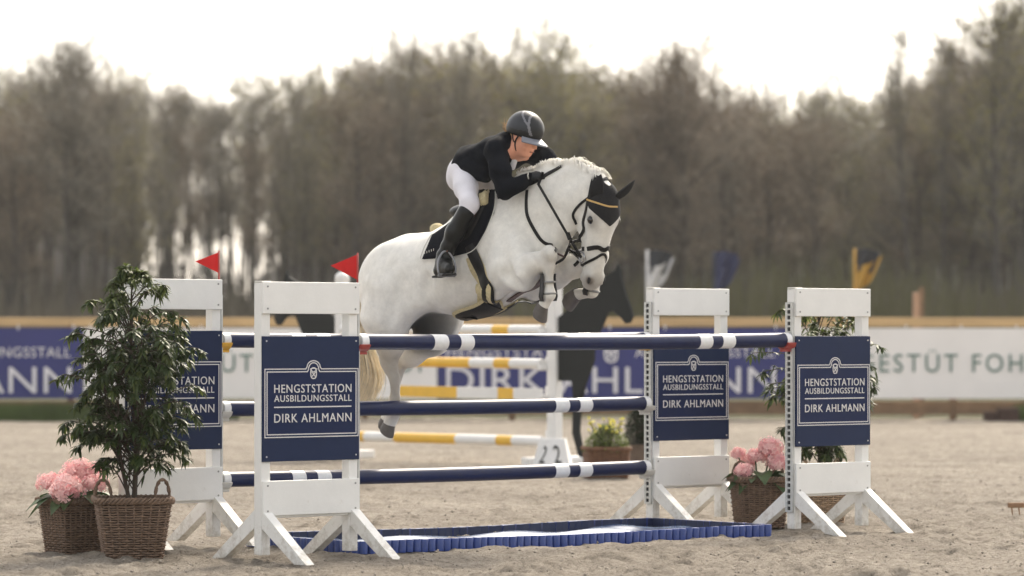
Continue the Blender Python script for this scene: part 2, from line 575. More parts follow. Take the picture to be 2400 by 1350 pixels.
VAR = []
specs = [  # seed,H,lean,spread,bare,nb,leaves,twigs, twig material, leaf material
    (1, 15, .00, .20, .42, 26, 300, 2300, TWIG, BUDB), (2, 15, .03, .20, .38, 26, 1100, 2200, TWIG, BUDG),
    (3, 15, -.02, .17, .45, 24, 200, 2000, TWIGR, BUDB), (4, 15, .02, .23, .35, 30, 400, 2600, TWIG, BUDB),
    (5, 15, -.03, .20, .36, 28, 1700, 2200, TWIG, BUDG), (6, 15, .01, .23, .28, 34, 700, 3000, TWIGR, BUDB),
    (7, 15, .05, .14, .50, 20, 150, 1500, TWIG, BUDG), (8, 15, .00, .22, .30, 30, 2200, 2400, TWIG, BUDG)]
for s in specs:
    a, b = tree_meshes(*s[:8])
    a.materials.append(BARK)
    b.materials.append(s[8]); b.materials.append(s[9])
    VAR.append((a, b))

def skyline(px):
    xs = [-400, 0, 120, 250, 330, 420, 520, 640, 720, 780, 860, 1000, 1100, 1180, 1290, 1360, 1480, 1590, 1660, 1760, 1850, 1950, 2060, 2160, 2260, 2340, 2420, 2800]
    ys = [150, 150, 90, 110, 145, 165, 155, 130, 165, 150, 100, 85, 75, 110, 45, 110, 120, 95, 165, 185, 225, 195, 175, 150, 80, 15, -40, -60]
    return float(np.interp(px, xs, ys))

tree_i = 0
def place_tree(px, d, vi, hscale, label, group, rz=None, wide=1.0):
    global tree_i
    p = P(px, HY, d)
    z0 = gz(p.x, d) - .1
    top = P(px, skyline(px), d).z
    h = (top - z0) * hscale
    root = empty('woodland_tree', (p.x, d, z0), rz if rz is not None else random.random() * 6.28, label, 'tree', group)
    s = h / 15.0
    root.scale = (s * wide, s * wide, s)
    a, b = VAR[vi]
    t = bpy.data.objects.new('trunk', a); COL.objects.link(t); t.parent = root
    c = bpy.data.objects.new('crown', b); COL.objects.link(c); c.parent = root
    tree_i += 1
    return root

R = random.Random(21)
WHERE = [(60, 'at the left edge of the photo'), (270, 'above the pink flowers on the left'), (430, 'above the tall potted shrub'), (620, 'above the blurred red flag'), (850, 'above the front left standard'),
         (1050, 'above the horse rump'), (1260, 'behind and above the rider'), (1490, 'above the horse head'), (1730, 'above the right rear standard'), (1850, 'in the gap between the right standards'),
         (2060, 'above the far right standard'), (2260, 'right of the far right standard'), (9999, 'at the right edge of the photo')]
def wood_label(px, row):
    return 'bare brown tree ' + ('at the front of the wood, ' if row < 2 else 'deep in the wood, ') + next(t for x, t in WHERE if px < x)
GRP = 'bare trees of the wood behind the fence'
LAB = 'bare brown spring tree in the wood behind the banner fence'
for row, (d0, n, hs) in enumerate([(128, 27, .86), (138, 31, .93), (150, 34, .96), (164, 36, .93), (180, 36, .88)]):
    for i in range(n):
        px = -170 + 2740 * (i + .5 + R.uniform(-.45, .45)) / n
        d = d0 + R.uniform(-5, 5)
        # thinner wood around the bright gaps left of centre and low on the right
        if 320 < px < 680 and R.random() < (.16 if row >= 2 else .0): continue
        vi = R.choice([0, 1, 2, 3, 4, 5, 5, 7]) if not (330 < px < 650) else R.choice([0, 2, 6, 1])
        if 1100 < px < 1420: vi = R.choice([4, 7, 1, 5])
        if 1500 < px < 1780: vi = R.choice([5, 5, 3, 2])
        place_tree(px, d, vi, hs * R.uniform(.86, 1.05), wood_label(px, row), GRP, wide=R.uniform(1.15, 1.8) if not (200 < px < 800) else R.uniform(.75, 1.1))
# a few trees that stand out against the sky
def special(px, d, vi, top, label, lean=0.0, wide=1.0):
    p = P(px, HY, d); z0 = gz(p.x, d) - .1
    h = P(px, top, d).z - z0
    root = empty('woodland_tree', (p.x, d, z0), 0, label, 'tree')
    root.scale = (h / 15 * wide, h / 15 * wide, h / 15)
    root.rotation_euler = (0, lean, 0)
    a, b = VAR[vi]
    for nm, me in (('trunk', a), ('crown', b)):
        t = bpy.data.objects.new(nm, me); COL.objects.link(t); t.parent = root
special(2150, 125, 6, 30, 'tall thin tree leaning left against the white sky, right of the jump', -.10, .6)
special(2215, 127, 6, 60, 'thin upright tree between the leaning tree and the tall right-hand tree', -.02, .5)
special(2330, 124, 7, -60, 'tallest leafy tree at the right edge of the photo', .01, .85)
special(2390, 126, 1, -80, 'tall tree cut off by the right edge of the photo', .02, .8)
special(1290, 126, 4, 30, 'tall yellowish budding tree directly above the rider', .0, .75)
special(1590, 126, 5, 75, 'dark reddish-brown pointed tree right of the horse head', .0, .9)
special(940, 127, 3, 75, 'tall dark-trunked tree left of the rider, poking above the wood', .01, .6)
special(1072, 127, 6, 50, 'slim tall tree between the rider and the dark-trunked tree', .0, .5)
special(180, 126, 0, 70, 'dark twiggy tree highest at the left of the wood', .0, .8)

# undergrowth: brush in front of and under the trees, and the deep wood behind
def brush(name, label, d0, d1, n, hmin, hmax, m, seed, px0=-300, px1=2700, hole=None):
    r = np.random.default_rng(seed)
    d = d0 + (d1 - d0) * r.random(n)
    px = px0 + (px1 - px0) * r.random(n)
    if hole is not None:
        keep = ~((px > hole[0]) & (px < hole[1]) & (r.random(n) < hole[2]))
        d, px = d[keep], px[keep]; n = len(d)
    x = (px - CX) * d / FPX
    z = ground_h(x, d)
    cl = vnoise(x * .25 + seed, d * .25, seed)
    h = (hmin + (hmax - hmin) * r.random(n) ** 1.5) * (.5 + cl)
    w = .05 + .06 * r.random(n)
    lx = r.normal(0, .18, n) * h; ly = r.normal(0, .18, n) * h
    A = np.stack([x - w, d, z - .1], -1); B = np.stack([x + w, d + w * .6, z - .1], -1)
    T = np.stack([x + lx, d + ly, z + h], -1)
    V = np.stack([A, B, T], 1).reshape(-1, 3)
    F = np.arange(3 * n).reshape(-1, 3)
    me = bpy.data.meshes.new(name); me.from_pydata(V.tolist(), [], F.tolist())
    o = link_mesh(name, me, m)
    tag(o, label, kind='stuff')
brush('undergrowth', 'brown brush and saplings at the foot of the wood', 100, 190, 20000, .5, 2.4, mat('brush', (.12, .105, .08), .95, noise=.35, nscale=.6, spec=.05), 5)
brush('green_undergrowth', 'olive green bushes low in front of the wood', 92, 122, 15000, .4, 2.8, mat('brush_green', (.105, .100, .055), .95, noise=.3, nscale=.4, spec=.05), 6, 1250, 2700)
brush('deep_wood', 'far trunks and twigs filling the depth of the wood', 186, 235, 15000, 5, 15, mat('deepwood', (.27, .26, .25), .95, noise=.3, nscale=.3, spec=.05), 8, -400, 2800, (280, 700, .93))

# ------------------------------------------------------------------ fence with banners
WOOD = mat('fence_wood', lin(190, 160, 118), .85, noise=.18, nscale=3, stretch=(.4, 3, 3))
WOODD = mat('fence_post', lin(120, 96, 74), .9, noise=.25, nscale=4)
fence = empty('arena_fence', (0, FENCE_D + .1, 0), 0, 'light wooden rail fence along the back of the sand arena', 'fence')
fence_x = [-12 + 2.4 * i for i in range(11)]
for i in range(10):
    xa, xb = fence_x[i], fence_x[i + 1]
    m = MB(); m.box(((xa + xb) / 2, 0, 1.60), (2.39, .05, .15), bev=.008); m.build('rail', WOOD, fence)
    m = MB(); m.box(((xa + xb) / 2, .03, .95), (2.39, .04, .12)); m.build('rail', WOOD, fence)
    m = MB(); m.box(((xa + xb) / 2, 0, .20), (2.39, .05, .22)); m.build('kick_board', WOODD, fence)
for x in fence_x:
    m = MB(); m.box((x, .09, .82), (.11, .11, 1.66), bev=.01); m.build('post', WOODD, fence)

def text_mesh(txt, width, cap, spacing=1.0):
    """flat text mesh in x/z, left-bottom at origin, stretched to width x cap height"""
    cu = bpy.data.curves.new('t', 'FONT')
    cu.body = txt; cu.size = 1.0; cu.space_character = spacing
    cu.resolution_u = 4
    o = bpy.data.objects.new('t', cu); COL.objects.link(o)
    dg = bpy.context.evaluated_depsgraph_get(); dg.update()
    me = bpy.data.meshes.new_from_object(o.evaluated_get(dg))
    bpy.data.objects.remove(o); bpy.data.curves.remove(cu)
    n = len(me.vertices)
    co = np.empty(n * 3); me.vertices.foreach_get('co', co); co = co.reshape(-1, 3)
    x0, x1 = co[:, 0].min(), co[:, 0].max()
    flat = txt.replace('\u00dc', 'U')
    y1 = co[:, 1].max() if flat == txt else None
    capn = .73 if y1 is None else min(y1, .76)
    cx = (co[:, 0] - x0) / (x1 - x0) * width
    cz = co[:, 1] / capn * cap
    out = np.stack([cx, np.zeros(n), cz], -1)
    me.vertices.foreach_set('co', out.ravel()); me.update()
    bm = bmesh.new(); bm.from_mesh(me)
    bmesh.ops.solidify(bm, geom=list(bm.faces), thickness=.002)
    bm.to_mesh(me); bm.free()
    me.materials.clear()
    return me

def stroke(mb, pts, w, closed=False, y=0.0, t=.003, mi=0):
    """flat mitred line in the x/z plane"""
    n = len(pts)
    vs, fs = [], []
    for i in range(n):
        p = Vector(pts[i])
        a = Vector(pts[(i - 1) % n]) if (closed or i > 0) else p - (Vector(pts[1]) - p)
        b = Vector(pts[(i + 1) % n]) if (closed or i < n - 1) else p + (p - Vector(pts[i - 1]))
        d1 = (p - a).normalized(); d2 = (b - p).normalized()
        n1 = Vector((-d1.y, d1.x)); n2 = Vector((-d2.y, d2.x))
        m = (n1 + n2)
        m = m.normalized() if m.length > 1e-6 else n1
        k = w / 2 / max(.35, m.dot(n1))
        for s in (1, -1):
            q = p + m * k * s
            vs.append((q.x, y, q.y)); vs.append((q.x, y + t, q.y))
    for i in range(n if closed else n - 1):
        j = (i + 1) % n
        A, B = 4 * i, 4 * j
        fs += [(A, A + 2, B + 2, B), (A + 1, B + 1, B + 3, A + 3), (A, B, B + 1, A + 1), (A + 2, A + 3, B + 3, B + 2)]
    mb.add(vs, fs, mi)

def emblem(mb, cx, cz, h, w, lw, y=0.0):
    """little crowned oval shield with crossed bars"""
    ov = []
    for i in range(24):
        a = 2 * math.pi * i / 24
        ov.append((cx + w * .40 * math.copysign(abs(math.cos(a)) ** .7, math.cos(a)), cz - h * .06 + h * .44 * math.copysign(abs(math.sin(a)) ** .8, math.sin(a))))
    stroke(mb, ov, lw, True, y)
    stroke(mb, [(cx - w * .52, cz + h * .27), (cx - w * .2, cz + h * .33), (cx + w * .2, cz + h * .33), (cx + w * .52, cz + h * .27)], lw * .8, False, y - .0006)
    stroke(mb, [(cx - w * .3, cz + h * .14), (cx, cz + h * .02), (cx + w * .3, cz + h * .14)], lw * .8, False, y - .0009)
    stroke(mb, [(cx - w * .26, cz + h * .04), (cx + w * .24, cz - h * .34)], lw * .8, False, y - .0012)
    stroke(mb, [(cx + w * .26, cz + h * .04), (cx - w * .24, cz - h * .34)], lw * .8, False, y - .0015)

def letters(txt, x, z, width, cap, y, m, parent, name='lettering', spacing=1.08):
    me = text_mesh(txt, width, cap, spacing)
    if ' ' in txt:                                   # one object per word
        n = len(me.vertices); co = np.empty(n * 3); me.vertices.foreach_get('co', co)
        X_ = co.reshape(-1, 3)[:, 0]; ed = np.empty(len(me.edges) * 2, np.int32); me.edges.foreach_get('vertices', ed); ed = ed.reshape(-1, 2)
        iv = np.sort(X_[ed], axis=1); iv = iv[np.argsort(iv[:, 0])]
        reach = np.maximum.accumulate(iv[:, 1]); gap = iv[1:, 0] - reach[:-1]
        k = int(np.argmax(gap)); cut = reach[k] + gap[k] / 2
        for side in (0, 1):
            m2 = me.copy(); bm = bmesh.new(); bm.from_mesh(m2)
            bmesh.ops.delete(bm, geom=[v for v in bm.verts if (v.co.x > cut) == (side == 0)], context='VERTS')
            bm.to_mesh(m2); bm.free()
            o = link_mesh(name, m2, m, parent); o.location = (x, y, z)
        return o
    o = link_mesh(name, me, m, parent)
    o.location = (x, y, z)
    return o

BANB = mat('banner_navy', lin(40, 46, 108), .6, noise=.10, nscale=1.3)
BANW = mat('banner_white', (.80, .77, .74), .6, noise=.05, nscale=1.0)
BGRN = mat('banner_green_print', lin(88, 118, 110), .6)
BPRT = mat('banner_white_print', (.70, .68, .70), .6)
SC = FPX / FENCE_D
def bx(px): return (px - CX) / SC
def bzz(py): return CAMZ - (py - HY) / SC
def banner(px0, px1, z0, z1, m, label):
    root = empty('banner', (bx(px0), FENCE_D, z0), 0, label, 'banner')
    w, h = bx(px1) - bx(px0), z1 - z0
    nx, nz = max(8, int(w * 8)), 10
    vs, fs = [], []
    for s in (0, 1):
        for j in range(nz + 1):
            for i in range(nx + 1):
                x = w * i / nx; z = h * j / nz
                y = .008 * math.sin(x * 5.1 + z * 2) + .006 * math.sin(x * 11 + 1.3 * z)
                vs.append((x, y + s * .006 + .0, z))
    for s in (0, 1):
        b = s * (nx + 1) * (nz + 1)
        for j in range(nz):
            for i in range(nx):
                q = (b + j * (nx + 1) + i, b + j * (nx + 1) + i + 1, b + (j + 1) * (nx + 1) + i + 1, b + (j + 1) * (nx + 1) + i)
                fs.append(q if s == 0 else q[::-1])
    cl = MB().add(vs, fs).build('cloth', m, root, smooth=True); root['cloth_name'] = cl.name
    for x in np.arange(.1, w, .9):
        mb = MB(); mb.tube([(x, -.012, h - .03), (x, .03, h + .05)], .012, 6); mb.build('cable_tie', PRINT, root)
    del root['cloth_name']
    return root, cl
zt, zb = bzz(769), bzz(934)
navb = []
for (a, b, lab) in [(-620, 195, 'navy banner at the left edge whose visible end reads UNGSSTALL over ANN'),
                    (1026, 1848, 'navy banner behind the horse reading DIRK AHLMANN in big white letters')]:
    _, r_ = banner(a, b, zb, zt, BANB, lab)
    o0 = bx(a)
    off = a - (-620) if a < 0 else a - 1026
    def lx(px): return bx(px + (0 if a > 0 else -1650)) - o0
    letters('DIRK AHLMANN', lx(1046), bzz(921) - zb, bx(1818) - bx(1046), (921 - 860) / SC, -.03, BPRT, r_, spacing=1.05)
    letters('HENGSTSTATION', lx(1046), bzz(837) - zb, bx(1372) - bx(1046), 23 / SC, -.03, BPRT, r_)
    letters('AUSBILDUNGSSTALL', lx(1488), bzz(837) - zb, bx(1816) - bx(1488), 23 / SC, -.03, BPRT, r_)
    m = MB(); emblem(m, lx(1432), bzz(826) - zb, .30, .24, .035, -.03); m.build('emblem', BPRT, r_)
for (a, b, g0, lab) in [(197, 1024, 362, 'white banner with green lettering left of the horse'),
                        (1850, 2690, 2012, 'white banner reading ESTÜT FOHL in green at the right edge')]:
    _, r_ = banner(a, b, zb, zt, BANW, lab)
    letters('GESTÜT FOHLENHOF', bx(g0) - bx(a), bzz(872) - zb, 640 / SC, 45 / SC, -.03, BGRN, r_, spacing=1.25)

# grass strip at the fence foot
def tuft_strip(name, label, x0, x1, d, n, h, seed):
    r = np.random.default_rng(seed)
    x = x0 + (x1 - x0) * r.random(n); y = d + .5 * (r.random(n) - .5)
    hh = h * (.4 + .8 * r.random(n)); w = .012
    z = ground_h(x, y)
    A = np.stack([x - w, y, z - .02], -1); B = np.stack([x + w, y, z - .02], -1)
    T = np.stack([x + r.normal(0, .05, n), y + r.normal(0, .05, n), z + hh], -1)
    V = np.stack([A, B, T], 1).reshape(-1, 3)
    me = bpy.data.meshes.new(name); me.from_pydata(V.tolist(), [], np.arange(3 * n).reshape(-1, 3).tolist())
    o = link_mesh(name, me, mat('verge_grass', (.09, .13, .035), .8, noise=.3, nscale=2, trans=.3)); tag(o, label, kind='stuff')
tuft_strip('grass', 'green grass strip under the banners on the left', bx(-150), bx(560), FENCE_D - .3, 9000, .28, 4)
tuft_strip('grass', 'small patch of green grass under the banner at the right edge', bx(2378), bx(2500), FENCE_D - .3, 1500, .25, 5)
m = MB(); m.box((0, 0, .11), (.34, .25, .22), bev=.02); m.box((-.28, .02, .08), (.22, .2, .16), bev=.02)
o = m.build('wooden_block', mat('dark_wood', lin(70, 52, 44), .9, noise=.3, nscale=9)); o.location = (bx(2352), FENCE_D - .55, gz(bx(2352), FENCE_D - .55))
tag(o, 'dark brown wooden block at the foot of the right banner', 'block')
m = MB(); m.box((0, 0, 1.05), (.10, .1, 2.1), bev=.01)
o = m.build('wooden_stake', mat('stake_wood', lin(160, 130, 108), .9, noise=.2)); o.location = (bx(2171), FENCE_D + 1.6, 0); tag(o, 'pale wooden stake rising behind the right-hand banner', 'stake')
m = MB(); m.box((0, 0, 1.1), (.08, .08, 2.2), bev=.01)
o = m.build('wooden_stake', WOODD); o.location = (bx(2200), FENCE_D + 2.6, 0); tag(o, 'thin reddish-brown stake just right of the pale stake', 'stake')

# drooping flags on slim poles behind the fence
def droop_flag(px, d, ytop, ca, cb, cm, label, sgn=1):
    p = P(px, ytop, d)
    root = empty('flagpole', (p.x, d, gz(p.x, d)), 0, label, 'flag')
    H = p.z - gz(p.x, d)
    m = MB(); m.tube([(0, 0, 0), (0, 0, H)], .028, 8); m.build('pole', cm, root, smooth=True)
    for k, (mm, w0, z0, z1) in enumerate(((ca, .42, .02, .42), (cb, .46, .30, .72))):
        mb = MB(); vs, fs = [], []
        N = 10
        for j in range(N + 1):
            t = j / N
            for i in range(N + 1):
                s = i / N
                x = sgn * (w0 * s * (1 - .35 * t)) + .03
                z = H - (z0 + (z1 - z0) * t) - .22 * s * (1 - s) * (1 if k else -.6) + (.18 * s if k else -.05 * s)
                vs.append((x, .06 * math.sin(s * 9 + t * 3 + k) - .05 * k, z))
        for j in range(N):
            for i in range(N):
                a = j * (N + 1) + i; fs.append((a, a + 1, a + N + 2, a + N + 1))
        mb.add(vs, fs).build('cloth', mm, root, smooth=True)
FW = mat('flag_white', (.55, .54, .53), .8); FD = mat('flag_dark', (.03, .033, .04), .8); FN = mat('flag_navy', (.035, .04, .09), .8)
FY = mat('flag_yellow', lin(176, 136, 60), .8)
droop_flag(1517, FENCE_D + 6, 585, FD, FW, FW, 'blurred black and white drooping flag behind the right rear standard')
droop_flag(1672, FENCE_D + 6, 588, FN, FN, FD, 'blurred navy drooping flag between the two right standards')
droop_flag(2003, FENCE_D + 6, 582, FD, FY, FY, 'blurred black and yellow drooping flag above the right front standard')

# ------------------------------------------------------------------ yellow and white jump in the middle distance
YW_W = mat('pole_white', (.74, .73, .71), .4, noise=.05, nscale=6)
YW_Y = mat('pole_yellow', lin(224, 176, 62), .4, noise=.08, nscale=6)
BLKB = mat('black_board', (.007, .009, .009), .85, noise=.2, nscale=6)
JR, JL = P(1300, HY, 40.6), P(802, HY, 43.0)
JR.z = JL.z = 0
jd = (JR - JL).normalized(); jn = Vector((jd.y, -jd.x, 0))
def horse_board(base, sgn, label):
    """white post with a black plywood cut-out of a horse's forehand"""
    ang = math.atan2(jd.y, jd.x)
    root = empty('horse_shaped_wing', (base.x, base.y, gz(base.x, base.y)), ang, label, 'jump wing', 'horse-shaped wings of the yellow jump')
    m = MB(); m.box((0, 0, 1.02), (.13, .12, 2.04), bev=.015); m.tube([(0, 0, 2.02), (0, 0, 2.06), (0, 0, 2.1)], [.085, .075, .03], 12); m.build('post', YW_W, root)
    pxs = [(1303, 893), (1335, 893), (1337, 930), (1337, 990), (1336, 1015), (1345, 1045), (1350, 1066), (1366, 1074), (1368, 1066), (1358, 1043), (1352, 1010), (1354, 980), (1358, 940), (1365, 905), (1378, 870), (1387, 845),
           (1388, 815), (1395, 790), (1405, 770), (1420, 735), (1432, 731), (1450, 745), (1462, 760), (1472, 758), (1478, 745), (1474, 725), (1462, 690), (1452, 655), (1449, 638), (1445, 622), (1438, 638), (1420, 648), (1395, 665), (1360, 695), (1330, 725), (1303, 745)]
    prof = [((x - 1300) / 221 / .735, CAMZ - (y - HY) / 221) for x, y in pxs]
    if sgn < 0:
        prof = [(-x, z) for x, z in prof][::-1]
    prof = [(x + sgn * .05, z) for x, z in prof]
    m = MB(); m.prism(prof, .03); m.build('horse_cutout', BLKB, root)
    m = MB()
    m.box((sgn * .25, 0, .045), (.60, .09, .07), bev=.01); m.box((0, 0, .05), (.10, .9, .09), bev=.01); m.box((sgn * .42, 0, .05), (.09, .5, .09), bev=.01)
    m.build('foot', YW_W, root)
    for z in (.30, .77, 1.08, 1.45):
        m = MB(); m.box((-sgn * .09, -.09, z - .05), (.05, .12, .05), bev=.01); m.box((-sgn * .09, -.02, z), (.03, .03, .14)); m.build('jump_cup', YW_W, root)
    return root
horse_board(JR, 1, 'white post with a black horse-shaped board facing right, right end of the yellow jump')
horse_board(JL, -1, 'white post with a black horse-shaped board facing left, left end of the yellow jump')
def yw_pole(za, zb_, r, flat, label, pattern):
    a = JL + jd * .1 + jn * .085 + Vector((0, 0, za)); b = JR - jd * .1 + jn * .085 + Vector((0, 0, zb_))
    L = (b - a).length; t = (b - a).normalized()
    root = empty('jump_plank' if flat else 'jump_pole', a, 0, label, 'jump plank' if flat else 'jump pole')
    cur = 0
    for w, c in pattern:
        m = MB()
        p0, p1 = t * L * cur, t * L * (cur + w)
        if flat: m.bar(p0, p1, .03, r * 2)
        else: m.tube([p0, p1], r, 16)
        m.build('band', YW_Y if c else YW_W, root, smooth=not flat, angle=40)
        cur += w
pat = [(.03, 0), (.10, 1), (.12, 0), (.07, 1), (.13, 0), (.0001, 0)]
PA = [(.055, 0), (.07, 1), (.155, 0), (.31, 1), (.20, 0), (.075, 1), (.135, 0)]
PB = [(.05, 0), (.30, 1), (.10, 0), (.16, 1), (.16, 0), (.08, 1), (.15, 0)]
yw_pole(1.45, 1.44, .052, False, 'topmost yellow and white pole of the jump behind the horse', PB)
yw_pole(1.10, 1.08, .055, False, 'yellow and white pole second from the top behind the horse', [(.2, 0), (.08, 1), (.05, 0), (.33, 1), (.12, 0), (.075, 1), (.145, 0)])
yw_pole(.775, .76, .06, True, 'flat yellow and white plank of the jump behind the horse', PA)
yw_pole(.26, .26, .055, False, 'lowest yellow and white pole of the jump behind the horse', PA)
# number block
nb_ = P(1296, HY, 39.4); nb_.z = gz(nb_.x, nb_.y)
root = empty('number_block', nb_, math.radians(-8), 'white wedge-shaped obstacle marker with the number 2 on two faces', 'number marker')
m = MB()
w0, w1, dd, hh = .40, .26, .30, .32
vs = [(-w0 / 2, -dd / 2, 0), (w0 / 2, -dd / 2, 0), (w0 / 2, dd / 2, 0), (-w0 / 2, dd / 2, 0), (-w1 / 2, -.08, hh), (w1 / 2, -.08, hh), (w1 / 2, .08, hh), (-w1 / 2, .08, hh), (0, -dd / 2 - .12, 0), (0, -.12, hh)]
fs = [(0, 8, 9, 4), (8, 1, 5, 9), (1, 2, 6, 5), (2, 3, 7, 6), (3, 0, 4, 7), (4, 9, 5, 6, 7), (0, 3, 2, 1, 8)]
m.add(vs, fs); m.build('body', YW_W, root)
for (a, b, c) in (((-w0 / 2, -dd / 2, 0), (0, -dd / 2 - .12, 0), (0, -.12, hh)), ((0, -dd / 2 - .12, 0), (w0 / 2, -dd / 2, 0), (w1 / 2, -.08, hh))):
    a, b, c = Vector(a), Vector(b), Vector(c)
    n = (b - a).cross(c - a).normalized(); xx = (b - a).normalized(); zz = n.cross(xx)
    zz = -zz if zz.z < 0 else zz
    me = text_mesh('2', .072, .19)
    o = link_mesh('numeral', me, BLKB, root)
    mid = (a + b) / 2
    org = mid + zz * .075 - xx * .048 + n * .006 * (1 if n.y < 0 else -1)
    M = Matrix((xx, -n if n.y < 0 else n, zz)).transposed().to_4x4(); M.translation = org
    o.matrix_local = M
# ------------------------------------------------------------------ the navy jump
JA = math.radians(42.3)
E = Vector((math.cos(JA), math.sin(JA), 0)); Q = Vector((-math.sin(JA), math.cos(JA), 0))
WW = .766                                     # width of a standard
FL0 = Vector((-1.527, 23.38, 0)); FR0 = Vector((1.953, 26.55, 0))
SPREAD = 1.39
BL0 = FL0 + Q * SPREAD; BR0 = FR0 + Q * (SPREAD + .01)

def board(x0, x1, z0, z1, y0, y1, bev=.004):
    m = MB(); m.box(((x0 + x1) / 2, (y0 + y1) / 2, (z0 + z1) / 2), (x1 - x0, y1 - y0, z1 - z0), bev=bev); return m

def sign_outline(inset, W, H, arch_w, arch_top):
    l, r = W * (.018 + inset), W * (.984 - inset)
    t, b = H * (1 - .263 - inset), H * (1 - .807 + inset)
    c = W * .518
    pts = [(l, b), (r, b), (r, t), (c + arch_w, t)]
    at = H * (1 - arch_top)
    k = .25 * (at - t)
    pts.append((c + arch_w * .84, t + k))
    for i in range(1, 10):
        a = math.pi * i / 10
        pts.append((c + arch_w * .84 * math.cos(a), t + k + (at - t - k) * math.sin(a)))
    pts += [(c - arch_w * .84, t + k), (c - arch_w, t), (l, t)]
    return pts

def make_standard(name, label, track):
    root = empty(name, (0, 0, 0), 0, label, 'jump standard', 'white standards of the navy jump')
    T = .07
    for x in (0, WW - T):
        board(x, x + T, .042, 1.700, 0, T, .004).build('post', WHITE, root)
        for s in (-1, 1):
            # diagonal foot: parallelogram cut flat on the ground
            y0 = 0 if s < 0 else T
            prof = [(y0 + s * .002, .315), (y0 + s * .002, .205), (y0 + s * .315, 0.0), (y0 + s * .43, 0.0)]
            vs = []
            for xx in (x + .002, x + T - .002):
                vs += [(xx, p[0], p[1]) for p in prof]
            m = MB(); m.add(vs, [(0, 1, 2, 3), (7, 6, 5, 4), (0, 4, 5, 1), (1, 5, 6, 2), (2, 6, 7, 3), (3, 7, 4, 0)])
            m.build('foot_brace', WHITE, root, fix=True)
    tb = board(0, WW, 1.514, 1.709, -.020, -.001).build('top_board', WHITE, root)
    bb_ = board(0, WW, .281, .494, -.020, -.001).build('bottom_board', WHITE, root)
    board(T + .001, WW - T - .001, .265, .335, .005, .065).build('cross_rail', WHITE, root)
    board(T + .001, WW - T - .001, 1.61, 1.69, .005, .065).build('cross_rail', WHITE, root)
    board(.002, T + .01, 1.701, 1.714, .0, T, .003).build('post_cap', GREYP, root)
    z0, z1 = .611, 1.377
    H = z1 - z0
    pn = board(0, WW, z0, z1, -.016, -.001, .003).build('sign_panel', NAVY, root)
    # darker framed plate
    y = -.0175
    pts = sign_outline(.0, WW, H, .062, .197)
    m = MB(); n = len(pts)
    vs = [(p[0], y, z0 + p[1]) for p in pts] + [(p[0], y + .001, z0 + p[1]) for p in pts]
    m.add(vs, [tuple(range(n))]); 
    m.build('sign_plate', NAVY2, pn)
    m = MB(); stroke(m, [(a, z0 + b) for a, b in pts], .0060, True, y - .0022, .0016)
    stroke(m, [(a, z0 + b) for a, b in sign_outline(.022, WW, H, .049, .213)], .0060, True, y - .0022, .0016)
    stroke(m, [(WW * .112, z0 + H * (1 - .567)), (WW * .912, z0 + H * (1 - .567))], .007, False, y - .0022, .0016)
    m.build('sign_border', PRINT, pn, fix=True)
    m = MB(); emblem(m, WW * .518, z0 + H * (1 - .291), H * .098, WW * .073, .0062, y - .0022); m.build('emblem', PRINT, pn, fix=True)
    for txt, a, b in (('HENGSTSTATION', .386, .452), ('AUSBILDUNGSSTALL', .471, .523), ('DIRK AHLMANN', .62, .689)):
        letters(txt, WW * .112, z0 + H * (1 - b), WW * .80, H * (b - a), y - .0035, PRINT, pn, spacing=1.12)
    for (sx, sz) in [(.035, 1.545), (WW - .035, 1.545), (.035, 1.68), (WW - .035, 1.68), (.035, .31), (WW - .035, .31), (.035, .465), (WW - .035, .465)]:
        m = MB(); m.tube([(sx, -.0235, sz), (sx, -.019, sz)], .006, 8); m.build('screw', SCREW, tb if sz > 1 else bb_)
    for (sx, sz) in [(.028, z0 + .03), (WW - .028, z0 + .03), (.028, z1 - .03), (WW - .028, z1 - .03)]:
        m = MB(); m.tube([(sx, -.020, sz), (sx, -.015, sz)], .005, 8); m.build('screw', PRINT, pn)
    # perforated cup track on the side that carries the poles
    xs = -.012 if track < 0 else WW + .012
    tr = MB()
    tr.box((xs + (.004 if track < 0 else -.004), .036, .885), (.004, .034, 1.43))
    tr.build('track_back', DARKSLOT, root)
    tr = MB()
    for yy in (.012, .060): tr.box((xs, yy, .885), (.014, .020, 1.45))
    for k in range(37):
        tr.box((xs, .036, .165 + k * .04), (.0138, .029, .014))
    tr.build('cup_track', ALU, root)
    return root

std = [make_standard('jump_standard', 'white jump standard with navy sign, front left, nearest to the camera', +1),
       make_standard('jump_standard', 'white jump standard with navy sign at the far right, carrying a red cup', -1),
       make_standard('jump_standard', 'white jump standard half hidden behind the tall potted shrub on the left', +1),
       make_standard('jump_standard', 'white jump standard with navy sign between the horse head and the pink flowers', -1)]
for o, p, dz, da in zip(std, (FL0, FR0, BL0, BR0), (0, 0, .035, .012), (0, .01, -.012, .0)):
    o.location = (p.x, p.y, p.z + dz); o.rotation_euler = (0, 0, JA + da)

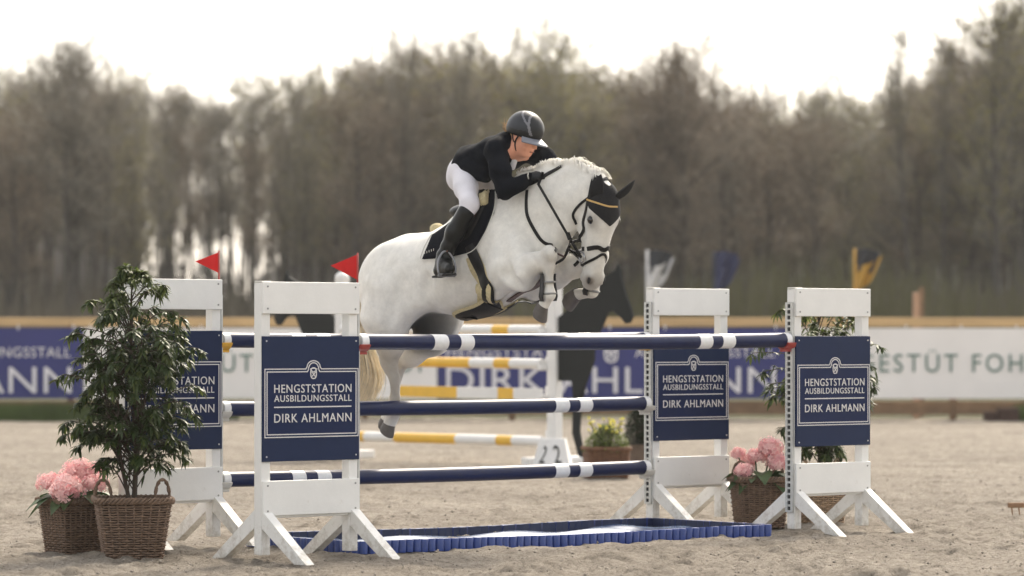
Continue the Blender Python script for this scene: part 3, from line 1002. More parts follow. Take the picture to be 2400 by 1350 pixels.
# ------------------------------------------------------------------ navy poles
CAPW = mat('pole_cap', (.74, .74, .74), .4, noise=.06)
def tpx(base, px):
    k = (px - CX) / FPX
    return (k * base.y - base.x) / (E.x - k * E.y)
def navy_pole(base, za, zb_, bands_px, label, r=.05):
    c = base + Q * .035
    t0, t1 = WW + .03, (FR0 - FL0).length - .035
    a = c + E * t0 + Vector((0, 0, za)); b = c + E * t1 + Vector((0, 0, zb_))
    L = (b - a).length; t = (b - a).normalized()
    root = empty('navy_pole', a, 0, label, 'jump pole', 'navy poles with white bands')
    cuts = [0.0, .055]
    for p0, p1 in bands_px:
        cuts += [tpx(c, p0) - t0, tpx(c, p1) - t0]
    cuts += [L - .05, L]
    cols = [1] + [0, 1] * len(bands_px) + [0, 1]
    for i in range(len(cuts) - 1):
        m = MB()
        n = max(2, int((cuts[i + 1] - cuts[i]) / .2) + 2)
        rr = r + (.0008 if cols[i] else 0)
        pts = []
        for k in range(n):
            s = cuts[i] + (cuts[i + 1] - cuts[i]) * k / (n - 1)
            sag = -.012 * math.sin(math.pi * s / L)
            pts.append(t * s + Vector((0, 0, sag)))
        m.tube(pts, rr, 28)
        m.build('end_cap' if i in (0, len(cuts) - 2) else ('white_band' if cols[i] else 'shaft'), CAPW if cols[i] else POLEB, root, smooth=True, angle=35)
    return a, b
BB = [(676, 708), (735, 767), (1293, 1325), (1350, 1379)]
poles = {}
poles['f'] = navy_pole(FL0, 1.343, 1.350, [(1008, 1041), (1070, 1101), (1631, 1660), (1684, 1713)], 'front top navy pole with white bands, directly below the horse')
poles['t'] = navy_pole(BL0, 1.352, 1.356, [(676, 708), (735, 767), (1297, 1328), (1353, 1381)], 'rear top navy pole, almost hidden behind the front top pole')
poles['m'] = navy_pole(BL0, .905, .895, BB, 'middle navy pole crossing in front of the hind legs')
poles['b'] = navy_pole(BL0, .445, .435, BB, 'lowest navy pole close above the sand')

def jump_cup(p, side, m, label, grp=None):
    """wall plate on the standard + curved cradle under the pole end; side=+1: pole lies towards +E"""
    root = empty('jump_cup', p, JA, label, 'jump cup', grp)
    mb = MB(); mb.box((-side * .030, 0, -.02), (.010, .05, .15), bev=.003); mb.build('plate', ALU if m is not GREYP else GREYP, root)
    mb = MB(); vs, fs = [], []
    N = 10
    for i in range(N + 1):
        a = math.pi + math.pi * i / N * .8 + math.pi * .1
        for rr in (.0535, .066):
            for x in (-side * .026, side * .055):
                vs.append((x, rr * math.cos(a), rr * math.sin(a)))
    for i in range(N):
        A = 4 * i
        fs += [(A, A + 1, A + 5, A + 4), (A + 2, A + 6, A + 7, A + 3), (A, A + 4, A + 6, A + 2), (A + 1, A + 3, A + 7, A + 5)]
    fs += [(0, 2, 3, 1), (4 * N, 4 * N + 1, 4 * N + 3, 4 * N + 2)]
    mb.add(vs, fs); mb.box((side * .02, 0, -.072), (.09, .03, .018), bev=.003)
    mb.build('cradle', m, root, fix=True)
    mb = MB(); mb.tube([(-side * .03, -.045, -.04), (-side * .03, .03, -.04)], .009, 8); mb.build('pin', m, root, smooth=True, angle=40)
for k, (ma, mb_, na, nb2) in {
    'f': (REDP, REDP, 'red-brown cup under the left end of the front top pole', 'red cup under the right end of the front top pole'),
    't': (YELLOW, YELLOW, 'yellow cup on the rear left standard', 'yellow cup on the rear right standard'),
    'm': (GREYP, GREYP, 'pale cup under the left end of the middle pole', 'pale cup under the right end of the middle pole'),
    'b': (GREYP, GREYP, 'pale cup under the left end of the lowest pole', 'pale cup under the right end of the lowest pole')}.items():
    a, b = poles[k]
    jump_cup(a, 1, ma, na); jump_cup(b, -1, mb_, nb2)

# ------------------------------------------------------------------ red flags
REDC = mat('red_flag', lin(205, 45, 45), .7, noise=.08, nscale=8, trans=.35)
def red_flag(px, py_top, py_bot, d, wpx, label, ry=0.0):
    top, bot = P(px, py_top, d), P(px, py_bot, d)
    zb_ = 1.60
    root = empty('red_flag', (bot.x, bot.y, zb_), 0, label, 'flag', 'red flags on the left standards')
    m = MB(); m.tube([(0, 0, 0), (0, 0, top.z - zb_ + .01)], .006, 8); m.build('mast', REDP, root, smooth=True)
    w = wpx * d / FPX; z0, z1 = bot.z - zb_, top.z - zb_
    zm = z0 + (z1 - z0) * .55
    N = 8; vs, fs = [], []
    for i in range(N + 1):
        s = i / N
        for (lo, hi) in ((z0, z1),):
            a = lo + (zm - lo) * s; b = hi + (zm - hi) * s
            y = .02 * math.sin(s * 5)
            vs += [(-w * s, y, a), (-w * s, y, b), (-w * s, y + .002, a), (-w * s, y + .002, b)]
    for i in range(N):
        A = 4 * i
        fs += [(A, A + 1, A + 5, A + 4), (A + 2, A + 6, A + 7, A + 3)]
    MB().add(vs, fs).build('cloth', REDC, root, smooth=True)
red_flag(838, 596, 656, 24.45, 63, 'sharper red triangular flag on the front left standard')
red_flag(513, 591, 640, 25.4, 55, 'blurred red triangular flag on the rear left standard')

# ------------------------------------------------------------------ blue water tray
TRB = mat('tray_blue', lin(36, 62, 128), .40, noise=.12, nscale=14, bump=.05)
TA = math.radians(39.0)
tp = P(842, HY, 24.05); tp.z = 0
tray = empty('water_tray', (tp.x, tp.y, .0), TA, 'long low blue water tray with a scalloped edge under the jump', 'water tray')
TL, TW_ = 3.50, 1.22
NB = 58; bw = TL / NB
mb = MB()
nseg = 8
prof = []
for i in range(nseg + 1):
    a = math.pi * i / nseg
    prof.append((-bw * .45 * math.cos(a), -.018 * math.sin(a) - .012))
vs, fs = [], []
for z, sc_ in ((.0, 1.0), (.012, 1.0), (.075, 1.06), (.080, .98)):
    for (x, y) in prof: vs.append((x * sc_, y * sc_, z))
    vs.append((bw * .47, .012, z)); vs.append((-bw * .47, .012, z))
K = nseg + 3
for r_ in range(3):
    for i in range(K):
        j = (i + 1) % K
        fs.append((r_ * K + i, r_ * K + j, (r_ + 1) * K + j, (r_ + 1) * K + i))
fs.append(tuple(3 * K + i for i in range(K)))
bme = MB().add(vs, fs, 0).mesh('edge_block', True, 50)
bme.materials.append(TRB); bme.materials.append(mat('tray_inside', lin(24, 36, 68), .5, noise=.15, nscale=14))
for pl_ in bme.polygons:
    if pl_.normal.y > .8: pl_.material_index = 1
def tray_z(x, y):
    xx = tp.x + x * math.cos(TA) - y * math.sin(TA); yy = tp.y + x * math.sin(TA) + y * math.cos(TA)
    return .006 * math.sin(x * 2.2 + 1) + .010
def wob(x): return .010 * math.sin(x * 1.9) + .004 * math.sin(x * 5 + 1)
for i in range(NB):
    x = bw * (i + .5)
    for y, rz in ((0, 0), (TW_, math.pi)):
        o = bpy.data.objects.new('edge_block', bme); COL.objects.link(o); o.parent = tray
        o.location = (x + random.uniform(-.004, .004), y + wob(x + y * 3), tray_z(x, y) - .005); o.rotation_euler = (random.uniform(-.06, .06), random.uniform(-.05, .05), rz + random.uniform(-.1, .1))
nb3 = int(TW_ / bw)
for i in range(nb3):
    y = bw * (i + .5)
    for x, rz in ((0, -math.pi / 2), (TL, math.pi / 2)):
        o = bpy.data.objects.new('edge_block', bme); COL.objects.link(o); o.parent = tray
        o.location = (x, y, tray_z(x, y) - .005); o.rotation_euler = (random.uniform(-.06, .06), 0, rz + random.uniform(-.1, .1))
vs, fs = [], []
nx, ny = 110, 40
for j in range(ny + 1):
    for i in range(nx + 1):
        x = TL * i / nx; y = TW_ * j / ny
        z = tray_z(x, y) + .022 + .010 * math.sin(x * 7 + 3 * math.sin(y * 3)) + .008 * math.sin(y * 9 + x * 3 + 2 * math.sin(x * 2))
        vs.append((x, y, z))
for j in range(ny):
    for i in range(nx):
        a = j * (nx + 1) + i; fs.append((a, a + 1, a + nx + 2, a + nx + 1))
liner = MB().add(vs, fs).build('liner', None, tray, smooth=True)
m_ = bpy.data.materials.new('tray_liner'); m_.use_nodes = True
nt = m_.node_tree; b = nt.nodes['Principled BSDF']
b.inputs['Roughness'].default_value = .22; b.inputs['Specular IOR Level'].default_value = .6
tc = nt.nodes.new('ShaderNodeTexCoord'); nz = nt.nodes.new('ShaderNodeTexNoise'); nz.inputs['Scale'].default_value = 3.2; nz.inputs['Detail'].default_value = 4
nz.inputs['Distortion'].default_value = 1.2
nt.links.new(tc.outputs['Object'], nz.inputs['Vector'])
rp = nt.nodes.new('ShaderNodeValToRGB')
rp.color_ramp.elements[0].position = .44; rp.color_ramp.elements[1].position = .56
rp.color_ramp.elements[0].color = (.035, .075, .19, 1); rp.color_ramp.elements[1].color = (.20, .26, .37, 1)  # pale streaks of reflected sky put into the base colour
nt.links.new(nz.outputs[0], rp.inputs[0]); nt.links.new(rp.outputs[0], b.inputs['Base Color'])
liner.data.materials.append(m_)

# ------------------------------------------------------------------ baskets
WICK = mat('wicker', lin(116, 94, 78), .75, noise=.35, nscale=25, bump=.3, bscale=120)
WICK2 = mat('wicker_pale', lin(165, 140, 115), .75, noise=.3, nscale=25, bump=.3, bscale=120)
SOIL = mat('soil', (.035, .026, .02), .95, noise=.3, nscale=40, bump=.8, bscale=60)
def rrect(w, rc, n):
    """n points around a rounded square of width w"""
    pts = []
    L = w - 2 * rc
    per = 4 * L + 2 * math.pi * rc
    for i in range(n):
        s = per * i / n
        k = 0
        side = L + math.pi * rc / 2
        k = int(s // side) % 4; s -= k * side
        if s < L: x, y = -L / 2 + s, -w / 2
        else:
            a = (s - L) / rc; x, y = L / 2 + rc * math.sin(a), -L / 2 - rc * math.cos(a)
        ca, sa = math.cos(k * math.pi / 2), math.sin(k * math.pi / 2)
        pts.append((x * ca - y * sa, x * sa + y * ca))
    return pts
def make_basket(wt, wb, h, seed, loc, rz, label, wick, handles=True):
    r = random.Random(seed)
    root = empty('wicker_basket', loc, rz, label, 'basket', 'square wicker planters')
    ST = 32; n = ST * 2
    rows = int(h / .0165)
    mb = MB()
    for k in range(rows):
        z = .012 + (h - .05) * k / (rows - 1)
        w = wb + (wt - wb) * (z / h)
        pr = rrect(w, w * .13, n)
        off = k % 2
        pts = []
        for i, (x, y) in enumerate(pr):
            q = Vector((x, y, 0)); nn = q.normalized()
            amp = .008 * (1 if ((i // 2 + off) % 2) else -1) * (1 if i % 2 == 0 else .0)
            pts.append(q + nn * amp + Vector((0, 0, z + r.uniform(-.0015, .0015))))
        mb.tube(pts, .0062 + r.uniform(-.0010, .0012), 5, closed=True)
    mb.build('weave', wick, root, smooth=True); tag(root.children[-1], kind='stuff')
    mb = MB()
    pb, pt = rrect(wb, wb * .13, ST), rrect(wt, wt * .13, ST)
    for i in range(ST):
        mb.tube([(pb[i][0], pb[i][1], 0), (pt[i][0], pt[i][1], h)], .006, 5)
    mb.build('stakes', wick, root, smooth=True); tag(root.children[-1], kind='stuff')
    for k in range(3):
        mb = MB(); pts = []
        pr = rrect(wt + .01, wt * .13, 120)
        for i, (x, y) in enumerate(pr):
            a = 2 * math.pi * (i / 120 * 22 + k / 3)
            q = Vector((x, y, 0)); nn = q.normalized()
            pts.append(q + nn * .010 * math.cos(a) + Vector((0, 0, h - .018 + .016 * math.sin(a))))
        mb.tube(pts, .009, 6, closed=True); mb.build('rim_braid', wick, root, smooth=True)
    mb = MB(); q = (wb - .03) / 2; q2 = (wt - .05) / 2
    mb.add([(-q, -q, .01), (q, -q, .01), (q, q, .01), (-q, q, .01), (-q2, -q2, h - .04), (q2, -q2, h - .04), (q2, q2, h - .04), (-q2, q2, h - .04)],
           [(0, 3, 2, 1), (0, 1, 5, 4), (1, 2, 6, 5), (2, 3, 7, 6), (3, 0, 4, 7)])
    mb.build('lining', mat('basket_lining', lin(52, 40, 34), .9, noise=.2), root, fix=True)
    mb = MB(); N = 10; vs, fs = [], []
    for j in range(N + 1):
        for i in range(N + 1):
            vs.append(((i / N - .5) * 2 * q2 * .98, (j / N - .5) * 2 * q2 * .98, h - .06 + r.uniform(-.01, .015)))
    for j in range(N):
        for i in range(N):
            a = j * (N + 1) + i; fs.append((a, a + 1, a + N + 2, a + N + 1))
    mb.add(vs, fs).build('soil', SOIL, root, smooth=True)
    if handles:
        for s in (-1, 1):
            mb = MB()
            for tw in (0, 1):
                pts = []
                for i in range(17):
                    a = math.pi * i / 16
                    pts.append((s * (wt / 2 - .045) + .048 * math.cos(a) + .006 * math.cos(a * 7 + tw * math.pi), s * .045 * math.cos(a), h - .03 + .135 * math.sin(a) ** .8 + .005 * math.sin(a * 7 + tw * math.pi)))
                mb.tube(pts, .008, 6)
            mb.build('handle', wick, root, smooth=True)
    return root
def onground(px, d):
    p = P(px, HY, d); p.z = gz(p.x, p.y); return p
bTall = onground(311, 23.95)
bPinkL = onground(172, 24.45)
bPinkR = onground(1780, 27.65)
bTallR = onground(1920, 28.1)
bYel = onground(1421, 37.0)
make_basket(.46, .345, .385, 1, bTall, math.radians(10), 'larger wicker basket with two loop handles under the tall shrub at left', WICK)
make_basket(.35, .27, .36, 2, bPinkL, math.radians(38), 'wicker basket of pink flowers at the far left', WICK, False)
make_basket(.37, .30, .37, 3, bPinkR, math.radians(12), 'wicker basket of pink flowers between the right standards', WICK)
make_basket(.38, .28, .36, 4, bTallR, math.radians(20), 'pale wicker basket seen under the far right standard', WICK2)
make_basket(.41, .37, .30, 5, bYel, math.radians(8), 'brown wicker basket holding a yellow-green plant in the middle distance', mat('wicker_brown', lin(118, 84, 62), .75, noise=.3, nscale=25, bump=.3, bscale=120), False)

# ------------------------------------------------------------------ plants
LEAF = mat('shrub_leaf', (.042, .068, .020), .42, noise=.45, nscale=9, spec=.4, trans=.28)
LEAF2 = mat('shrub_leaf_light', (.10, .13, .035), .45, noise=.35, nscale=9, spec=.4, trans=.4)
STEM = mat('stem', (.06, .042, .03), .85, noise=.25, nscale=30)
def leaf(mb, p, d, L, W, mi=0, droop=.25):
    d = d.normalized()
    s = d.cross(Vector((0, 0, 1)))
    if s.length < .05: s = Vector((1, 0, 0))
    s.normalize(); n = s.cross(d)
    vs = []
    for t, w in ((0, .08), (.3, .95), (.62, .85), (1, .02)):
        c = p + d * L * t - Vector((0, 0, 1)) * droop * L * t * t
        vs += [c - s * W * w / 2 + n * W * .16 * w, c, c + s * W * w / 2 + n * W * .16 * w]
    fs = []
    for i in range(3):
        a = 3 * i
        fs += [(a, a + 1, a + 4, a + 3), (a + 1, a + 2, a + 5, a + 4)]
    mb.add(vs, fs, mi)
def shrub(loc, z0, H, name, label, seed, wfun, nbr=60, per=26, L=.075, light_top=True):
    r = random.Random(seed)
    root = empty(name, (loc.x, loc.y, loc.z + z0), 0, label, 'shrub', 'tall shrubs in wicker baskets')
    st, lf = MB(), MB()
    stems = []
    for k in range(4):
        a = r.random() * 6.28
        top = H if k == 0 else H * (.55 + .3 * r.random())
        lean = 0 if k == 0 else .12 + .1 * r.random()
        pts = []
        for i in range(10):
            t = i / 9
            pts.append(Vector((math.cos(a) * (.03 + lean * t) + .015 * math.sin(6 * t + k), math.sin(a) * (.03 + lean * t) + .015 * math.cos(5 * t + k), top * t)))
        rr = [(.016 if k == 0 else .011) * (1 - .85 * i / 9) + .002 for i in range(10)]
        mb = MB(); mb.tube(pts, rr, 7); mb.build('stem', STEM, root, smooth=True)
        stems.append((pts, top))
    for b in range(nbr):
        pts, top = stems[0] if r.random() < .5 else stems[r.randrange(1, 4)]
        t = .10 + .88 * (b + r.random()) / nbr
        f = t * 9; i = min(int(f), 8); p = pts[i].lerp(pts[i + 1], f - i)
        a = r.random() * 6.28
        W = wfun(p.z / H)
        tgt = Vector((math.cos(a), math.sin(a), 0)) * W * (.55 + .6 * r.random())
        e = Vector((tgt.x, tgt.y, p.z + W * (.35 + .5 * r.random())))
        mid = p.lerp(e, .5) + Vector((0, 0, W * .22))
        tip = e + Vector((tgt.x * .15, tgt.y * .15, -W * .10))
        cv = catmull([p, mid, e, tip], 6)
        st.tube(cv, [.004 * (1 - .7 * k / (len(cv) - 1)) + .0008 for k in range(len(cv))], 4, cap=False)
        nl = int(per * (.6 + .8 * r.random()))
        for q in range(nl):
            s = .22 + .78 * q / nl
            f = s * (len(cv) - 1); i = min(int(f), len(cv) - 2)
            c = cv[i].lerp(cv[i + 1], f - i)
            ax = (cv[i + 1] - cv[i]).normalized()
            d = ax * .55 + Vector((r.uniform(-1, 1), r.uniform(-1, 1), r.uniform(-.75, .45)))
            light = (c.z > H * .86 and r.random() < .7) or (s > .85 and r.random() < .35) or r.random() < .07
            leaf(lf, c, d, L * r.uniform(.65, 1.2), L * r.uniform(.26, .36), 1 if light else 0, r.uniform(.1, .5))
    # leader shoot leaves
    for q in range(60):
        pts, top = stems[0]
        t = .45 + .55 * q / 60
        f = t * 9; i = min(int(f), 8); p = pts[i].lerp(pts[i + 1], f - i)
        leaf(lf, p, Vector((r.uniform(-1, 1), r.uniform(-1, 1), r.uniform(-.2, .8))), L * r.uniform(.6, 1.1), L * .3, 1 if t > .8 else 0, .35)
    st.build('branches', STEM, root, smooth=True); tag(root.children[-1], kind='stuff')
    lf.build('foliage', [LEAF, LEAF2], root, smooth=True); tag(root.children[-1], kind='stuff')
    return root
shrub(bTall, .31, 1.50, 'tall_shrub', 'tall dark green leafy shrub in the larger basket at the left', 3,
      lambda t: float(np.interp(t, [0, .15, .35, .6, .78, .9, 1], [.21, .33, .38, .34, .25, .14, .05])), 175, 50, .062)
shrub(bTallR, .30, 1.26, 'tall_shrub', 'tall leafy shrub mostly hidden behind the far right standard', 8,
      lambda t: float(np.interp(t, [0, .12, .3, .6, .85, 1], [.12, .18, .36, .40, .33, .18])), 95, 32)

PINK = mat('pink_petal', lin(250, 208, 206), .7, noise=.12, nscale=40, trans=.3)
PINK2 = mat('pink_petal_deep', lin(236, 178, 182), .7, noise=.12, nscale=40, trans=.3)
HLEAF = mat('hydrangea_leaf', (.045, .085, .025), .5, noise=.35, nscale=14, trans=.2)
def flower_ball(mb, c, R_, r, n):
    ga = math.pi * (3 - math.sqrt(5))
    for i in range(n):
        z = 1 - 1.65 * (i + .5) / n
        rr = math.sqrt(max(0, 1 - z * z)); a = ga * i + r.uniform(-.2, .2)
        d = Vector((rr * math.cos(a), rr * math.sin(a), z))
        k = R_ * r.uniform(.74, 1.12) * (1 + .16 * math.sin(3 * a + 5 * z + R_ * 90))
        p = c + Vector((d.x * k, d.y * k, d.z * k * .8))
        u = d.orthogonal().normalized(); v = d.cross(u)
        rot = r.random() * 6.28; ps = R_ * r.uniform(.20, .31)
        deep = 1 if r.random() < .25 else 0
        for q in range(4):
            b = rot + q * math.pi / 2
            e1 = u * math.cos(b) + v * math.sin(b); e2 = u * math.cos(b + .55) + v * math.sin(b + .55); e3 = u * math.cos(b - .55) + v * math.sin(b - .55)
            mb.add([p, p + e3 * ps * .8 + d * ps * .25, p + e1 * ps * 1.15 + d * ps * .12, p + e2 * ps * .8 + d * ps * .25], [(0, 1, 2, 3)], deep)
def hydrangea(loc, z0, label, seed, heads, nleaf=16, W=.2):
    r = random.Random(seed)
    root = empty('pink_hydrangea', (loc.x, loc.y, loc.z + z0), 0, label, 'flowers', 'pink hydrangeas in baskets')
    for (x, y, z, R_) in heads:
        mb = MB(); flower_ball(mb, Vector((x, y, z)), R_, r, 120); mb.ell((x, y, z), (R_ * .68, R_ * .68, R_ * .54), nu=10, nv=6, mi=1)
        mb.build('flower_head', [PINK, PINK2], root, smooth=False)
        mb = MB(); mb.tube([(x * .3, y * .3, -.05), (x * .8, y * .8, z * .5), (x, y, z - R_ * .4)], .006, 6); mb.build('stem', HLEAF, root, smooth=True)
    for i in range(nleaf):
        a = 6.283 * i / nleaf + r.uniform(-.2, .2)
        mb = MB()
        p = Vector((math.cos(a) * W * .35, math.sin(a) * W * .35, r.uniform(.0, .08)))
        d = Vector((math.cos(a), math.sin(a), r.uniform(-.1, .5)))
        L, Wd = r.uniform(.16, .22), r.uniform(.10, .135)
        s = d.cross(Vector((0, 0, 1))).normalized(); d.normalize()
        vs, fs = [], []
        prof = [.1, .62, .95, 1.0, .82, .45, .04]
        for k, w in enumerate(prof):
            t = k / 6
            c = p + d * L * t - Vector((0, 0, 1)) * L * .55 * t * t
            up = Vector((0, 0, Wd * .16 * w))
            vs += [c - s * Wd * w / 2 + up, c, c + s * Wd * w / 2 + up]
        for k in range(6):
            A = 3 * k; fs += [(A, A + 1, A + 4, A + 3), (A + 1, A + 2, A + 5, A + 4)]
        mb.add(vs, fs).build('leaf', HLEAF, root, smooth=True)
    return root
hydrangea(bPinkL, .33, 'pink hydrangea in the basket at the far left', 5,
          [(-.145, -.06, .125, .072), (-.02, -.16, .085, .105), (.03, .02, .20, .085), (.13, .04, .185, .075), (-.03, .12, .15, .075), (.15, -.09, .12, .07)], 18, .28)
hydrangea(bPinkR, .33, 'pink hydrangea in the basket between the right standards', 6,
          [(x, y, z * .92, q * .86) for x, y, z, q in [(-.12, -.14, .09, .075), (-.15, .05, .22, .06), (-.03, -.02, .20, .075), (.07, -.05, .27, .095), (.13, -.10, .15, .085), (.10, .10, .20, .08), (-.08, .12, .15, .07)]], 18, .26)

# yellow-green mound and dark conifer
YG = mat('mound_leaf', (.15, .20, .035), .6, noise=.4, nscale=14, trans=.4)
YF = mat('mound_flower', lin(235, 225, 80), .6)
def mound(loc, z0, R_, Hh, n, name, label, m, cat, seed, flowers=0, L=.03):
    r = random.Random(seed)
    root = empty(name, (loc.x, loc.y, loc.z + z0), 0, label, cat)
    mb = MB(); st = MB()
    for i in range(n):
        a = r.random() * 6.283; z = r.random(); k = R_ * math.sqrt(max(.02, 1 - z ** 2)) * r.random() ** .35
        p = Vector((k * math.cos(a), k * math.sin(a), z * Hh * r.uniform(.75, 1.12)))
        leaf(mb, p, Vector((r.uniform(-1, 1), r.uniform(-1, 1), r.uniform(-.2, 1))), L * r.uniform(.7, 1.3), L * .5, 0, .2)
        if i % 25 == 0: st.tube([(0, 0, -.03), p * .5, p], .003, 4)
    for i in range(flowers):
        a = r.random() * 6.283; k = R_ * .8 * math.sqrt(r.random())
        p = Vector((k * math.cos(a), k * math.sin(a), Hh * r.uniform(.8, 1.35)))
        for q in range(6):
            leaf(mb, p, Vector((r.uniform(-1, 1), r.uniform(-1, 1), r.uniform(-1, 1))), .022, .02, 1, 0)
        st.tube([p * .6, p], .0025, 4)
    mb.build('foliage', [m, YF], root, smooth=True); tag(root.children[-1], kind='stuff')
    st.build('stems', STEM, root); tag(root.children[-1], kind='stuff')
mound(bYel, .24, .235, .25, 2400, 'flowering_plant', 'yellow-green bushy plant with small yellow flowers in the middle-distance basket', YG, 'plant', 3, 40)
pc = onground(1500, 38.0)
r_ = empty('plant_pot', pc, 0, 'grey-brown pot holding a dark conifer beside the yellow-green plant', 'pot')
mb = MB(); mb.tube([(0, 0, 0), (0, 0, .02), (0, 0, .26), (0, 0, .285), (0, 0, .29)], [.12, .125, .165, .18, .17], 20); mb.build('body', mat('pot_clay', lin(112, 96, 84), .8, noise=.2, nscale=10), r_, smooth=True, angle=40)
mb = MB(); mb.tube([(0, 0, .284), (0, 0, .294)], .158, 16); mb.build('soil', SOIL, r_)
mound(pc, .27, .17, .42, 2600, 'conifer', 'dark green round conifer in a pot, partly behind the right rear standard', mat('conifer_leaf', (.022, .04, .014), .7, noise=.4, nscale=14), 'shrub', 4, 0, .035)

# ------------------------------------------------------------------ wooden rake lying on the sand
rk = onground(2362, 29.6)
root = empty('wooden_rake', (rk.x, rk.y, rk.z + .05), math.radians(4), 'wooden rake lying on the sand at the right edge', 'rake')
RW = mat('rake_wood', lin(140, 108, 82), .8, noise=.25, nscale=12)
mb = MB(); mb.bar((0, 0, .03), (.62, .05, .03), .035, .04, bev=.008); mb.build('head', RW, root)
for i in range(11):
    mb = MB(); mb.tube([(.03 + .056 * i, .0045 * i, .015), (.035 + .056 * i, .0045 * i - .02, -.05)], [.008, .004], 6); mb.build('tooth', RW, root)
mb = MB(); mb.tube([(.31, .025, .03), (1.1, 1.2, .0)], .014, 8); mb.build('handle', RW, root, smooth=True)
